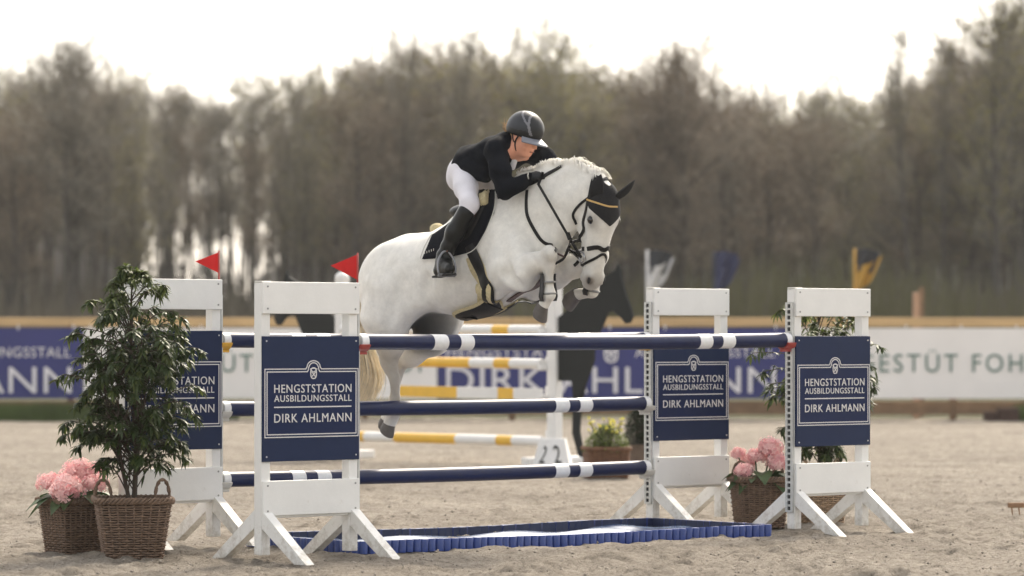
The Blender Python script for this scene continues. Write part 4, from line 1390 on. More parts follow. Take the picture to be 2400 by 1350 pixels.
# ------------------------------------------------------------------ sculpting: blended distance fields -> one continuous mesh
class Field:
    def __init__(self, lo, hi, res):
        self.lo = np.array(lo, float); self.res = res
        self.n = (np.ceil((np.array(hi) - self.lo) / res)).astype(int) + 1
        self.a = np.full(self.n, 1.0, np.float32)
        self.ax = [self.lo[i] + res * np.arange(self.n[i]) for i in range(3)]
    def _sl(self, lo, hi):
        s = []
        for i in range(3):
            a = max(0, int((lo[i] - self.lo[i]) / self.res) - 1)
            b = min(self.n[i], int((hi[i] - self.lo[i]) / self.res) + 3)
            if b <= a: return None
            s.append(slice(a, b))
        return tuple(s)
    def _xyz(self, s):
        return (self.ax[0][s[0]][:, None, None], self.ax[1][s[1]][None, :, None], self.ax[2][s[2]][None, None, :])
    def _mix(self, s, d, k, sub=False):
        o = self.a[s]
        if sub:
            d = -d
            h = np.clip(.5 - .5 * (d - o) / -k * -1, 0, 1) if False else np.clip(.5 + .5 * (d - o) / k, 0, 1)
            self.a[s] = o * (1 - h) + d * h + k * h * (1 - h)
        else:
            h = np.clip(.5 + .5 * (o - d) / k, 0, 1)
            self.a[s] = o * (1 - h) + d * h - k * h * (1 - h)
    def cap(self, a, b, ra, rb, k=.04, sv=1.0, sub=False):
        """round cone from a to b; sv<1 flattens it along axis 1 (sideways)"""
        a, b = np.array(a, float), np.array(b, float)
        pad = max(ra, rb) + k + .03
        s = self._sl(np.minimum(a, b) - pad, np.maximum(a, b) + pad)
        if s is None: return self
        X, Y, Z = self._xyz(s)
        ba = b - a; ba[1] /= sv
        px, py, pz = X - a[0], (Y - a[1]) / sv, Z - a[2]
        h = np.clip((px * ba[0] + py * ba[1] + pz * ba[2]) / max(1e-9, (ba ** 2).sum()), 0, 1)
        d = np.sqrt((px - ba[0] * h) ** 2 + (py - ba[1] * h) ** 2 + (pz - ba[2] * h) ** 2) - (ra + (rb - ra) * h)
        self._mix(s, d * min(1, sv), k, sub)
        return self
    def chain(self, pts, rs, k=.03, sv=1.0):
        for i in range(len(pts) - 1): self.cap(pts[i], pts[i + 1], rs[i], rs[i + 1], k, sv)
        return self
    def ell(self, c, r, k=.05, M=None, sub=False):
        c = np.array(c, float); r = np.array(r, float)
        pad = r.max() + k + .03
        s = self._sl(c - pad, c + pad)
        if s is None: return self
        X, Y, Z = self._xyz(s)
        p = [X - c[0], Y - c[1], Z - c[2]]
        if M is not None:      # rows of M are the local axes
            M = np.array(M)
            p = [M[i][0] * p[0] + M[i][1] * p[1] + M[i][2] * p[2] for i in range(3)]
        k0 = np.sqrt((p[0] / r[0]) ** 2 + (p[1] / r[1]) ** 2 + (p[2] / r[2]) ** 2)
        k1 = np.sqrt((p[0] / r[0] ** 2) ** 2 + (p[1] / r[1] ** 2) ** 2 + (p[2] / r[2] ** 2) ** 2)
        d = k0 * (k0 - 1) / np.maximum(k1, 1e-6)
        self._mix(s, d, k, sub)
        return self
    def wrinkle(self, f, amp):
        X, Y, Z = self._xyz((slice(None),) * 3)
        self.a += (amp * f(X, Y, Z)).astype(np.float32)
        return self
    def surface(self):
        """naive surface nets"""
        A = self.a; n = A.shape
        ins = A < 0
        c = np.zeros((n[0] - 1, n[1] - 1, n[2] - 1), np.int8)
        for dx in (0, 1):
            for dy in (0, 1):
                for dz in (0, 1):
                    c += ins[dx:n[0] - 1 + dx, dy:n[1] - 1 + dy, dz:n[2] - 1 + dz]
        act = (c > 0) & (c < 8)
        I = np.argwhere(act)
        idx = np.full(c.shape, -1, np.int64); idx[act] = np.arange(len(I))
        acc = np.zeros((len(I), 3)); cnt = np.zeros(len(I))
        cor = [(0, 0, 0), (1, 0, 0), (0, 1, 0), (1, 1, 0), (0, 0, 1), (1, 0, 1), (0, 1, 1), (1, 1, 1)]
        val = [A[I[:, 0] + q[0], I[:, 1] + q[1], I[:, 2] + q[2]].astype(float) for q in cor]
        for i in range(8):
            for j in range(i + 1, 8):
                df = np.abs(np.array(cor[i]) - np.array(cor[j]))
                if df.sum() != 1: continue
                m = (val[i] < 0) != (val[j] < 0)
                t = np.where(m, val[i] / np.where(m, val[i] - val[j], 1), 0)
                p = np.array(cor[i]) + t[:, None] * (np.array(cor[j]) - np.array(cor[i]))
                acc += p * m[:, None]; cnt += m
        V = self.lo + (I + acc / cnt[:, None]) * self.res
        F = []
        for ax in range(3):
            o1, o2 = [(1, 2), (2, 0), (0, 1)][ax]
            s0 = [slice(None)] * 3; s1 = [slice(None)] * 3
            s0[ax] = slice(0, n[ax] - 1); s1[ax] = slice(1, n[ax])
            ch = ins[tuple(s0)] != ins[tuple(s1)]
            E_ = np.argwhere(ch)
            E_ = E_[(E_[:, o1] > 0) & (E_[:, o2] > 0) & (E_[:, o1] < n[o1] - 1) & (E_[:, o2] < n[o2] - 1)]
            fl = ins[tuple(s0)][E_[:, 0], E_[:, 1], E_[:, 2]]
            q = []
            for d1, d2 in ((-1, -1), (0, -1), (0, 0), (-1, 0)):
                g = E_.copy(); g[:, o1] += d1; g[:, o2] += d2
                q.append(idx[g[:, 0], g[:, 1], g[:, 2]])
            q = np.stack(q, -1)
            q[~fl] = q[~fl][:, ::-1]
            F.append(q)
        F = np.concatenate(F)
        F = F[(F >= 0).all(1)][:, ::-1]
        return V, F

def relax(V, F, it=2, lam=.5):
    e = np.concatenate([F[:, [0, 1]], F[:, [1, 2]], F[:, [2, 3]], F[:, [3, 0]]])
    e = np.concatenate([e, e[:, ::-1]])
    n = len(V)
    deg = np.bincount(e[:, 0], minlength=n).astype(float)
    for _ in range(it):
        s = np.stack([np.bincount(e[:, 0], V[e[:, 1], i], n) for i in range(3)], -1)
        V = V + lam * (s / np.maximum(deg, 1)[:, None] - V)
    return V

# ------------------------------------------------------------------ horse frame: u forward, v to its right (towards us), w up
HD = 25.80
HO = P(1085, HY, HD); HO.z = 0
Fx, Fy = .735, -.678
_l = math.hypot(Fx, Fy); Fx /= _l; Fy /= _l
HF = Vector((Fx, Fy, 0)); HR = Vector((Fy, -Fx, 0))
def h2w(p): return HO + HF * p[0] + HR * p[1] + Vector((0, 0, p[2]))
def w2h(p):
    q = Vector(p) - HO
    return (q.dot(HF), q.dot(HR), q.z)
def H(px, py, v=0.0):
    """horse-frame point that lies v to the right of its mid plane and is seen at photo pixel (px,py)"""
    k = (px - CX) / FPX
    bx_, by_ = HO.x + HR.x * v, HO.y + HR.y * v
    u = (k * by_ - bx_) / (HF.x - k * HF.y)
    d = by_ + HF.y * u
    return np.array((u, v, CAMZ - (py - HY) * d / FPX))
def hw(V):
    V = np.asarray(V)
    return np.stack([HO.x + HF.x * V[:, 0] + HR.x * V[:, 1], HO.y + HF.y * V[:, 0] + HR.y * V[:, 1], V[:, 2]], -1)
def np_mesh(name, V, F, smooth=True):
    me = bpy.data.meshes.new(name)
    me.from_pydata(V.tolist(), [], F.tolist())
    if smooth: smooth_mesh(me)
    me.update()
    return me
# ------------------------------------------------------------------ the horse
def build_horse_field():
    f = Field((-1.25, -.50, .55), (1.75, .52, 2.75), .0105)
    # trunk: croup, loin, barrel, girth, chest
    f.ell(H(962, 648), (.27, .24, .285), .05)
    f.ell(H(918, 672), (.22, .20, .25), .08)
    for s in (-1, 1):
        c = H(948, 668); f.ell((c[0] - .02, s * .125, c[2]), (.25, .155, .275), .08)
    f.ell(H(1018, 640), (.30, .275, .275), .10)
    f.ell(H(1090, 628), (.33, .295, .325), .10)
    f.ell(H(1150, 600), (.30, .27, .360), .10)
    f.ell(H(1205, 580), (.26, .24, .30), .10)
    f.ell(H(1245, 590), (.17, .21, .23), .08)
    # withers
    f.chain([H(1110, 525), H(1165, 498), H(1205, 470)], [.12, .10, .09], .10, .8)
    # neck: crest, middle, underline
    f.chain([H(1185, 485), H(1235, 440), H(1290, 414), H(1345, 409), H(1392, 432), H(1415, 462)], [.10, .085, .078, .075, .072, .07], .08, .8)
    f.chain([H(1195, 560), H(1262, 500), H(1328, 466), H(1375, 470)], [.22, .165, .120, .082], .08, .76)
    f.chain([H(1240, 600), H(1285, 560), H(1320, 520), H(1352, 492)], [.18, .13, .095, .065], .06, .75)
    # shoulders
    for s in (-1, 1):
        a = H(1175, 510); b = H(1240, 610)
        f.cap((a[0], s * .13, a[2]), (b[0] + .02, s * .185, b[2]), .12, .125, .08, .75)
        f.cap((b[0] + .02, s * .185, b[2]), (b[0] - .14, s * .19, b[2] - .17), .125, .10, .06, .8)
    # right foreleg (near): forearm forward, cannon hanging, folded foot
    el, kn, ft = H(1222, 645, .205), H(1283, 600, .20), H(1287, 690, .185)
    f.chain([H(1190, 630, .20), el, H(1255, 618, .205), kn], [.13, .100, .072, .052], .05)
    f.ell(kn + np.array([.012, 0, .012]), (.058, .052, .062), .03)
    f.chain([kn, H(1287, 625, .195), H(1285, 660, .19), ft], [.050, .037, .030, .041], .02)
    f.ell(ft, (.043, .040, .045), .02)
    pa = H(1274, 716, .18)
    f.cap(ft, pa, .034, .037, .015)
    # left foreleg (far): higher knee behind the face
    el, kn, ft = H(1300, 640, -.19), H(1404, 600, -.17), H(1388, 684, -.16)
    f.chain([H(1262, 625, -.18), el, H(1350, 622, -.18), kn], [.13, .10, .072, .052], .05)
    f.ell(kn + np.array([.012, 0, .012]), (.058, .052, .062), .03)
    f.chain([kn, H(1400, 640, -.165), ft], [.049, .033, .041], .02)
    f.cap(ft, H(1352, 690, -.16), .035, .039, .015)
    # right hind leg: thigh, stifle, gaskin, hock, cannon, fetlock
    f.chain([H(925, 680, .14), H(905, 745, .165), H(915, 800, .155)], [.20, .155, .105], .08)
    f.chain([H(915, 800, .155), H(912, 845, .145)], [.10, .058], .05)
    f.cap(H(900, 838, .14), H(915, 868, .14), .034, .04, .03)
    f.chain([H(912, 848, .145), H(924, 885, .145), H(927, 935, .145), H(924, 968, .145)], [.054, .034, .030, .041], .025)
    f.cap(H(924, 968, .145), H(914, 990, .145), .042, .045, .015)
    # flank fold
    f.cap(H(985, 700, .19), H(935, 745, .18), .07, .07, .09)
    # left hind leg: tucked further forward
    f.chain([H(985, 690, -.10), H(1030, 745, -.14), H(1015, 790, -.15)], [.20, .15, .12], .07)
    f.chain([H(1015, 790, -.15), H(965, 832, -.15), H(935, 850, -.15)], [.115, .075, .055], .05)
    f.cap(H(920, 842, -.15), H(932, 868, -.15), .034, .038, .03)
    f.chain([H(933, 852, -.15), H(928, 885, -.15), H(925, 935, -.15), H(922, 960, -.15)], [.055, .036, .032, .042], .025)
    f.cap(H(922, 960, -.15), H(908, 980, -.15), .040, .045, .015)
    # dock
    f.cap(H(872, 640), H(852, 690), .05, .035, .04)
    # ---- head, in its own frame: a down the face, n out of the forehead, s to its right
    g = Field((-1.25, -.50, .55), (1.75, .52, 2.75), .0105)
    head(g)
    k = .022; hh_ = np.clip(.5 + .5 * (f.a - g.a) / k, 0, 1)
    f.a = (f.a * (1 - hh_) + g.a * hh_ - k * hh_ * (1 - hh_)).astype(np.float32)
    # muscle lines: edge of the shoulder blade, elbow crease, jugular groove, flank
    f.chain([H(1178, 560, .30), H(1196, 620, .31), H(1200, 668, .30)], [.018, .020, .016], .05, 1.0) if False else None
    for (pa_, pb_, rr) in ((H(1168, 560, .315), H(1188, 640, .315), .030), (H(1188, 640, .310), H(1225, 690, .275), .030), (H(1262, 470, .18), H(1290, 540, .19), .03),
                           (H(1215, 520, .25), H(1262, 585, .275), .025), (H(998, 655, .30), H(982, 725, .29), .04), (H(1225, 560, .24), H(1275, 620, .26), .022), (H(1235, 668, .30), H(1282, 630, .27), .022), (H(925, 690, .325), H(900, 775, .32), .035), (H(1318, 490, .17), H(1302, 540, .18), .02), (H(1060, 600, .325), H(1045, 680, .325), .02)):
        dv = np.array((0, -.010, 0)); f.cap(pa_ + dv, pb_ + dv, rr, rr, .045, sub=True)
    f.wrinkle(lambda X, Y, Z: np.sin(X * 21 + 3 * np.sin(Z * 9)) * np.sin(Z * 17 + 2 * np.sin(X * 7)) * np.sin(Y * 13 + 1), .0035)
    return f

HG = np.array((.50, -.866)); HG /= np.linalg.norm(HG)               # heading of the face in world xy
def wdir(v):  # world direction -> horse frame
    return np.array((v[0] * HF.x + v[1] * HF.y, v[0] * HR.x + v[1] * HR.y, v[2]))
G3 = np.array((HG[0], HG[1], 0.)); Z3 = np.array((0, 0, 1.))
A_w = -Z3 * .965 - G3 * .26; A_w /= np.linalg.norm(A_w)
N_w = G3 - A_w * G3.dot(A_w); N_w /= np.linalg.norm(N_w)
S_w = np.array((HG[1], -HG[0], 0.))
HA, HN, HS = wdir(A_w), wdir(N_w), wdir(S_w)
POLL = H(1424, 440, .0)
def hp(a, n, s=0.0):
    return POLL + HA * a + HN * n + HS * s
HM = np.array([HA, HN, HS])
def head(f):
    f.ell(hp(.10, -.035), (.13, .100, .098), .05, HM)          # cranium
    f.ell(hp(.19, -.012), (.13, .085, .098), .05, HM)          # forehead
    for s in (-1, 1):
        f.ell(hp(.235, -.105, s * .044), (.135, .120, .050), .035, HM)  # cheeks
        f.ell(hp(.205, .012, s * .083), (.045, .030, .028), .022, HM)   # brow
        f.cap(hp(.25, -.03, s * .082), hp(.43, -.035, s * .055), .020, .018, .03)  # facial crest
    f.cap(hp(.16, .0), hp(.54, -.005), .082, .050, .05)        # nasal bone
    f.cap(hp(.30, -.08), hp(.56, -.06), .080, .052, .05)
    f.cap(hp(.27, -.175), hp(.56, -.120), .048, .034, .035)     # lower jaw
    f.ell(hp(.605, -.035), (.080, .072, .068), .03, HM)        # muzzle
    f.ell(hp(.655, -.045), (.042, .056, .056), .018, HM)       # upper lip
    f.ell(hp(.625, -.115), (.046, .034, .040), .016, HM)       # chin
    for s in (-1, 1):
        f.ell(hp(.610, .012, s * .046), (.040, .028, .024), .016, HM)
        f.ell(hp(.618, .026, s * .066), (.028, .018, .018), .007, HM, sub=True)
        f.ell(hp(.213, .012, s * .112), (.024, .018, .014), .008, HM, sub=True)
        f.cap(hp(.30, -.055, s * .112), hp(.44, -.075, s * .086), .014, .012, .03, sub=True)
    f.cap(hp(.640, -.092, -.09), hp(.640, -.092, .09), .007, .007, .006, sub=True)

fld = build_horse_field()
HV, HFc = fld.surface()
HV = relax(HV, HFc, 2, .45)
HW = hw(HV)
horse = empty('jumping_horse', (HO.x, HO.y, 0), math.atan2(HF.y, HF.x), 'white horse with black ears jumping over the navy poles', 'horse')
bodyme = np_mesh('body', HW, HFc)
# colour masks: grey muzzle, dark skin round eye, near-black tone inside the hind legs
def near(p, r, q=2.0):
    d = np.linalg.norm(HV - np.array(p), axis=1) / r
    return np.exp(-d ** q)
dark = .62 * near(hp(.635, -.02), .090, 3) + .9 * near(hp(.618, .03, .06), .034) + .75 * near(hp(.213, .02, .095), .052) + .75 * near(hp(.213, .02, -.095), .052) + .22 * near(hp(.45, -.02), .12)
for q, v in ((H(1283, 600, .2), .10), (H(912, 850, .145), .40), (H(925, 900, .145), .42), (H(924, 950, .145), .40), (H(940, 850, -.15), .4), (H(925, 920, -.15), .4), (H(1287, 640, .19), .16), (H(1390, 660, -.16), .22)):
    dark = dark + v * near(q, .12)
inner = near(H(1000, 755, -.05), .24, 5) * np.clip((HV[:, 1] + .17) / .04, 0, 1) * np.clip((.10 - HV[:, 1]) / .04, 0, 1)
dark = np.clip(dark, 0, 1)
tan = np.clip(.8 * near(H(912, 830, .15), .16) + .5 * near(H(860, 740, .1), .14) + .55 * near(H(925, 930, .145), .14) + .35 * near(H(1285, 620, .2), .10) + .3 * near(H(1130, 735, .1), .2) + .35 * near(H(1365, 690, -.16), .1), 0, 1)
at_ = bodyme.attributes.new('pigment', 'FLOAT', 'POINT'); at_.data.foreach_set('value', dark.astype(np.float32))
at_ = bodyme.attributes.new('tan', 'FLOAT', 'POINT'); at_.data.foreach_set('value', tan.astype(np.float32))
at_ = bodyme.attributes.new('inner_dark', 'FLOAT', 'POINT'); at_.data.foreach_set('value', np.clip(inner, 0, 1).astype(np.float32))
cm = bpy.data.materials.new('white_coat'); cm.use_nodes = True
nt = cm.node_tree; b = nt.nodes['Principled BSDF']
b.inputs['Roughness'].default_value = .62; b.inputs['Specular IOR Level'].default_value = .25
b.inputs['Sheen Weight'].default_value = .25; b.inputs['Sheen Roughness'].default_value = .4
tc = nt.nodes.new('ShaderNodeTexCoord')
n1 = nt.nodes.new('ShaderNodeTexNoise'); n1.inputs['Scale'].default_value = 3.5; n1.inputs['Detail'].default_value = 8
nt.links.new(tc.outputs['Object'], n1.inputs['Vector'])
rp = nt.nodes.new('ShaderNodeValToRGB')
rp.color_ramp.elements[0].position = .3; rp.color_ramp.elements[1].position = .7
rp.color_ramp.elements[0].color = (.80, .77, .70, 1); rp.color_ramp.elements[1].color = (.87, .85, .80, 1)
nt.links.new(n1.outputs[0], rp.inputs[0])
a1 = nt.nodes.new('ShaderNodeAttribute'); a1.attribute_name = 'pigment'
a2 = nt.nodes.new('ShaderNodeAttribute'); a2.attribute_name = 'inner_dark'
mx = nt.nodes.new('ShaderNodeMix'); mx.data_type = 'RGBA'; mx.inputs[7].default_value = (.17, .145, .125, 1)
a3 = nt.nodes.new('ShaderNodeAttribute'); a3.attribute_name = 'tan'
mt = nt.nodes.new('ShaderNodeMix'); mt.data_type = 'RGBA'; mt.inputs[7].default_value = (.52, .44, .34, 1)
nt.links.new(a3.outputs['Fac'], mt.inputs[0]); nt.links.new(rp.outputs[0], mt.inputs[6])
# fleabitten mottling
n5 = nt.nodes.new('ShaderNodeTexNoise'); n5.inputs['Scale'].default_value = 17; n5.inputs['Detail'].default_value = 6; n5.inputs['Roughness'].default_value = .7
nt.links.new(tc.outputs['Object'], n5.inputs['Vector'])
r5 = nt.nodes.new('ShaderNodeMapRange'); r5.inputs[1].default_value = .35; r5.inputs[2].default_value = .75; r5.inputs[3].default_value = 1.0; r5.inputs[4].default_value = .80
nt.links.new(n5.outputs[0], r5.inputs[0])
mm = nt.nodes.new('ShaderNodeMix'); mm.data_type = 'RGBA'; mm.blend_type = 'MULTIPLY'; mm.inputs[0].default_value = 1.0
nt.links.new(mt.outputs[2], mm.inputs[6]); nt.links.new(r5.outputs[0], mm.inputs[7])
nt.links.new(a1.outputs['Fac'], mx.inputs[0]); nt.links.new(mm.outputs[2], mx.inputs[6])
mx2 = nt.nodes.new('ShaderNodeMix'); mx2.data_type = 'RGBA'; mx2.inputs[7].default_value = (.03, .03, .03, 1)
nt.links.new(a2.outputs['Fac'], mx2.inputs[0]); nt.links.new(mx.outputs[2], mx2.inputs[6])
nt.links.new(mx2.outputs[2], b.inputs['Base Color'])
mp = nt.nodes.new('ShaderNodeMapping'); mp.inputs['Scale'].default_value = (160, 160, 45)
nt.links.new(tc.outputs['Object'], mp.inputs[0])
n2 = nt.nodes.new('ShaderNodeTexNoise'); n2.inputs['Scale'].default_value = 1.0; n2.inputs['Detail'].default_value = 3
nt.links.new(mp.outputs[0], n2.inputs['Vector'])
bp = nt.nodes.new('ShaderNodeBump'); bp.inputs['Strength'].default_value = .30; bp.inputs['Distance'].default_value = .006
nt.links.new(n2.outputs[0], bp.inputs['Height']); nt.links.new(bp.outputs[0], b.inputs['Normal'])
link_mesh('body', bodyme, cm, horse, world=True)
BVH = BVHTree.FromPolygons([Vector(v) for v in HW], [tuple(f) for f in HFc])

def W(p): return Vector(h2w(p))
CAMP = Vector((0, 0, CAMZ))
def hit(px, py, lift=0.0):
    """surface point of the horse seen at a photo pixel (falls back to the nearest surface)"""
    d = (P(px, py, HD) - CAMP).normalized()
    r = BVH.ray_cast(CAMP, d)
    if r[0] is None:
        r = BVH.find_nearest(P(px, py, HD))
    return r[0] + r[1] * lift

# hooves
HOOF = mat('hoof', lin(92, 86, 82), .55, noise=.25, nscale=20, bump=.2, bscale=60)
def hoof(a, d, fr, L, r, name='hoof'):
    """truncated cone from a along d; fr = toe direction"""
    a, d, fr = Vector(a), Vector(d).normalized(), Vector(fr)
    fr = (fr - d * fr.dot(d)).normalized(); sd_ = d.cross(fr)
    vs, fs = [], []
    n = 18
    for (t, k, sh) in ((-.25, .80, -.002), (0, .86, 0), (.5, 1.02, .012), (.98, 1.14, .024), (1.0, 1.10, .024), (1.0, .0, .02)):
        for i in range(n):
            q = 2 * math.pi * i / n
            vs.append(a + d * (L * t * (1 - .18 * (math.cos(q) < -.3))) + (fr * math.cos(q) * 1.12 + sd_ * math.sin(q)) * r * k + fr * sh)
    for j in range(5):
        for i in range(n):
            fs.append((j * n + i, j * n + (i + 1) % n, (j + 1) * n + (i + 1) % n, (j + 1) * n + i))
    MB().add(vs, fs).build(name, HOOF, horse, smooth=True, world=True, angle=50, fix=True)
def wv(v): return HF * v[0] + HR * v[1] + Vector((0, 0, v[2]))
hoof(W(H(1271, 718, .18)), W(H(1258, 742, .17)) - W(H(1274, 714, .18)), Vector((0, 0, -1)) + HF * .7, .075, .046)
hoof(W(H(1350, 692, -.16)), W(H(1318, 706, -.16)) - W(H(1356, 688, -.16)), Vector((0, 0, -1)) + HF * .3, .085, .050)
hoof(W(H(914, 990, .145)), W(H(899, 1014, .145)) - W(H(916, 984, .145)), Vector((0, 0, -1)) - HF * .2 + HR * .1, .075, .046)
hoof(W(H(908, 980, -.15)), W(H(894, 1000, -.15)) - W(H(910, 976, -.15)), Vector((0, 0, -1)) - HF * .2, .075, .046)

# eyes
EYE = mat('horse_eye', (.006, .005, .005), .08, spec=.7)
for s in (-1, 1):
    m = MB(); m.ell(W(hp(.213, .010, s * .092)), (.030, .030, .030), nu=16, nv=12); m.build('eye', EYE, horse, smooth=True, world=True)

NOS = mat('nostril_skin', (.025, .022, .022), .7)
for s in (-1, 1):
    Mn = Matrix((Vector(wv(HA)), Vector(wv(HN)), Vector(wv(HS)))).transposed()
    m = MB(); m.ell(W(hp(.616, .020, s * .056)), (.024, .013, .011), Mn, nu=14, nv=8); m.build('nostril', NOS, horse, smooth=True, world=True)

# hair: tapered ribbons
def ribbon_strand(mb, pts, w, nrm, mi=0):
    vs, fs = [], []
    n = len(pts)
    for i, p in enumerate(pts):
        t = (pts[min(i + 1, n - 1)] - pts[max(i - 1, 0)]).normalized()
        s = t.cross(nrm)
        s = s.normalized() if s.length > 1e-4 else Vector((1, 0, 0))
        k = w * (1 - (i / (n - 1)) ** 1.6 * .9)
        vs += [p - s * k / 2, p + s * k / 2]
    for i in range(n - 1):
        a = 2 * i; fs.append((a, a + 1, a + 3, a + 2))
    mb.add(vs, fs, mi)
HAIRW = mat('mane_hair', (.84, .82, .77), .6, noise=.15, nscale=30, trans=.25)
HAIRB = mat('tail_hair', lin(222, 206, 176), .6, noise=.25, nscale=14, trans=.25)
HAIRG = mat('tail_hair_grey', lin(196, 186, 170), .6, noise=.2, nscale=14, trans=.2)
r = random.Random(5)
mb = MB()
crest = catmull([W(H(1222, 418)), W(H(1262, 397)), W(H(1300, 389)), W(H(1345, 386)), W(H(1385, 402)), W(H(1398, 411))], 12)
for i in range(2600):
    t = r.random() * (len(crest) - 1); k = min(int(t), len(crest) - 2)
    p = crest[k].lerp(crest[k + 1], t - k)
    loc, nr, _, _ = BVH.find_nearest(p + HR * r.uniform(-.03, .030))
    tang = (crest[k + 1] - crest[k]).normalized()
    side = HR * .8 if r.random() < .30 else -HR
    L = r.uniform(.05, .11)
    wv_ = Vector((r.gauss(0, .07), r.gauss(0, .07), r.gauss(0, .07)))
    up = .10 + .14 * r.random() if r.random() > .05 else .5
    p1 = loc + (nr * up + side * .55 + tang * .45 + wv_).normalized() * L * .45
    p2 = p1 + (side * .6 + tang * .55 + wv_ - nr * .1 - Vector((0, 0, .45))).normalized() * L * .55
    l2, n2_, _, dd_ = BVH.find_nearest(p2)
    if (p2 - l2).dot(n2_) < .004: p2 = l2 + n2_ * .006
    ribbon_strand(mb, catmull([loc - nr * .004, p1, p2], 3), r.uniform(.004, .009), (side + nr).normalized())
mb.build('mane', HAIRW, horse, smooth=True, world=True)
mb = MB()
dk = W(H(850, 672)); 
for i in range(1000):
    a = r.random() * 6.283; rr = .035 * math.sqrt(r.random())
    root_ = dk + HR * rr * math.cos(a) + Vector((0, 0, rr * math.sin(a) * 1.2)) + HF * .02
    z = r.gauss(0, 1); z2 = r.gauss(0, 1)
    e1 = W(H(846 + 5 * z, 760 + 10 * r.random(), .05)); e2 = W(H(862 + 9 * z, 840, .03 + .03 * z2))
    e3 = W(H(868 + 13 * z, 880 + 20 * r.random(), .02 + .05 * z2)); e4 = W(H(848 + 15 * z, 925 + 30 * r.random(), .03 + .06 * z2))
    pts = [root_, e1, e2, e3, e4][: 5 if r.random() < .75 else 4]
    ribbon_strand(mb, catmull(pts, 4), r.uniform(.004, .009), (CAMP - e2).normalized() + Vector((r.gauss(0, .4), r.gauss(0, .4), 0)), 1 if r.random() < .25 else 0)
mb.build('tail', [HAIRB, HAIRG], horse, smooth=True, world=True)

# ------------------------------------------------------------------ tack
def strap(pts, w, th, m, name, parent, lift=.003, n=6, project=True, closed=False, smooth=True):
    """leather strap laid along the horse's surface"""
    cv = catmull(pts + ([pts[0]] if closed else []), n)
    P_, N_ = [], []
    for p in cv:
        if project:
            loc, nr, _, _ = BVH.find_nearest(p)
            P_.append(loc + nr * lift); N_.append(nr)
        else:
            P_.append(p); N_.append((CAMP - p).normalized())
    k = len(P_)
    # smooth normals
    for _ in range(3):
        N_ = [(N_[max(i - 1, 0)] + N_[i] * 2 + N_[min(i + 1, k - 1)]).normalized() for i in range(k)]
        if project:
            P_ = [P_[i] if i in (0, k - 1) else (P_[i - 1] + P_[i] * 2 + P_[i + 1]) / 4 for i in range(k)]
    if project:
        for i in range(k):
            loc, nr, _, _ = BVH.find_nearest(P_[i] + N_[i] * .004)
            P_[i] = loc + nr * lift
    vs, fs = [], []
    for i in range(k):
        t = (P_[min(i + 1, k - 1)] - P_[max(i - 1, 0)]).normalized()
        s = t.cross(N_[i]).normalized(); nn = s.cross(t)
        ww = w(i / (k - 1)) if callable(w) else w
        for (a, b_) in ((-.5, 0), (-.42, 1), (.42, 1), (.5, 0)):
            vs.append(P_[i] + s * ww * a + nn * th * b_)
    for i in range(k - 1):
        A = 4 * i
        for j in range(4):
            j2 = (j + 1) % 4
            fs.append((A + j, A + j2, A + 4 + j2, A + 4 + j))
    fs += [(0, 1, 2, 3), (4 * (k - 1) + 3, 4 * (k - 1) + 2, 4 * (k - 1) + 1, 4 * (k - 1))]
    return MB().add(vs, fs).build(name, m, parent, smooth=True, world=True, angle=50, fix=True)

def mirror(p):   # across the horse's mid plane
    a = w2h(p); return W((a[0], -a[1], a[2]))
def hmirror(p):  # across the head's mid plane
    q = np.array(w2h(p)) - POLL
    s = q.dot(HS)
    return W(POLL + q - HS * 2 * s)

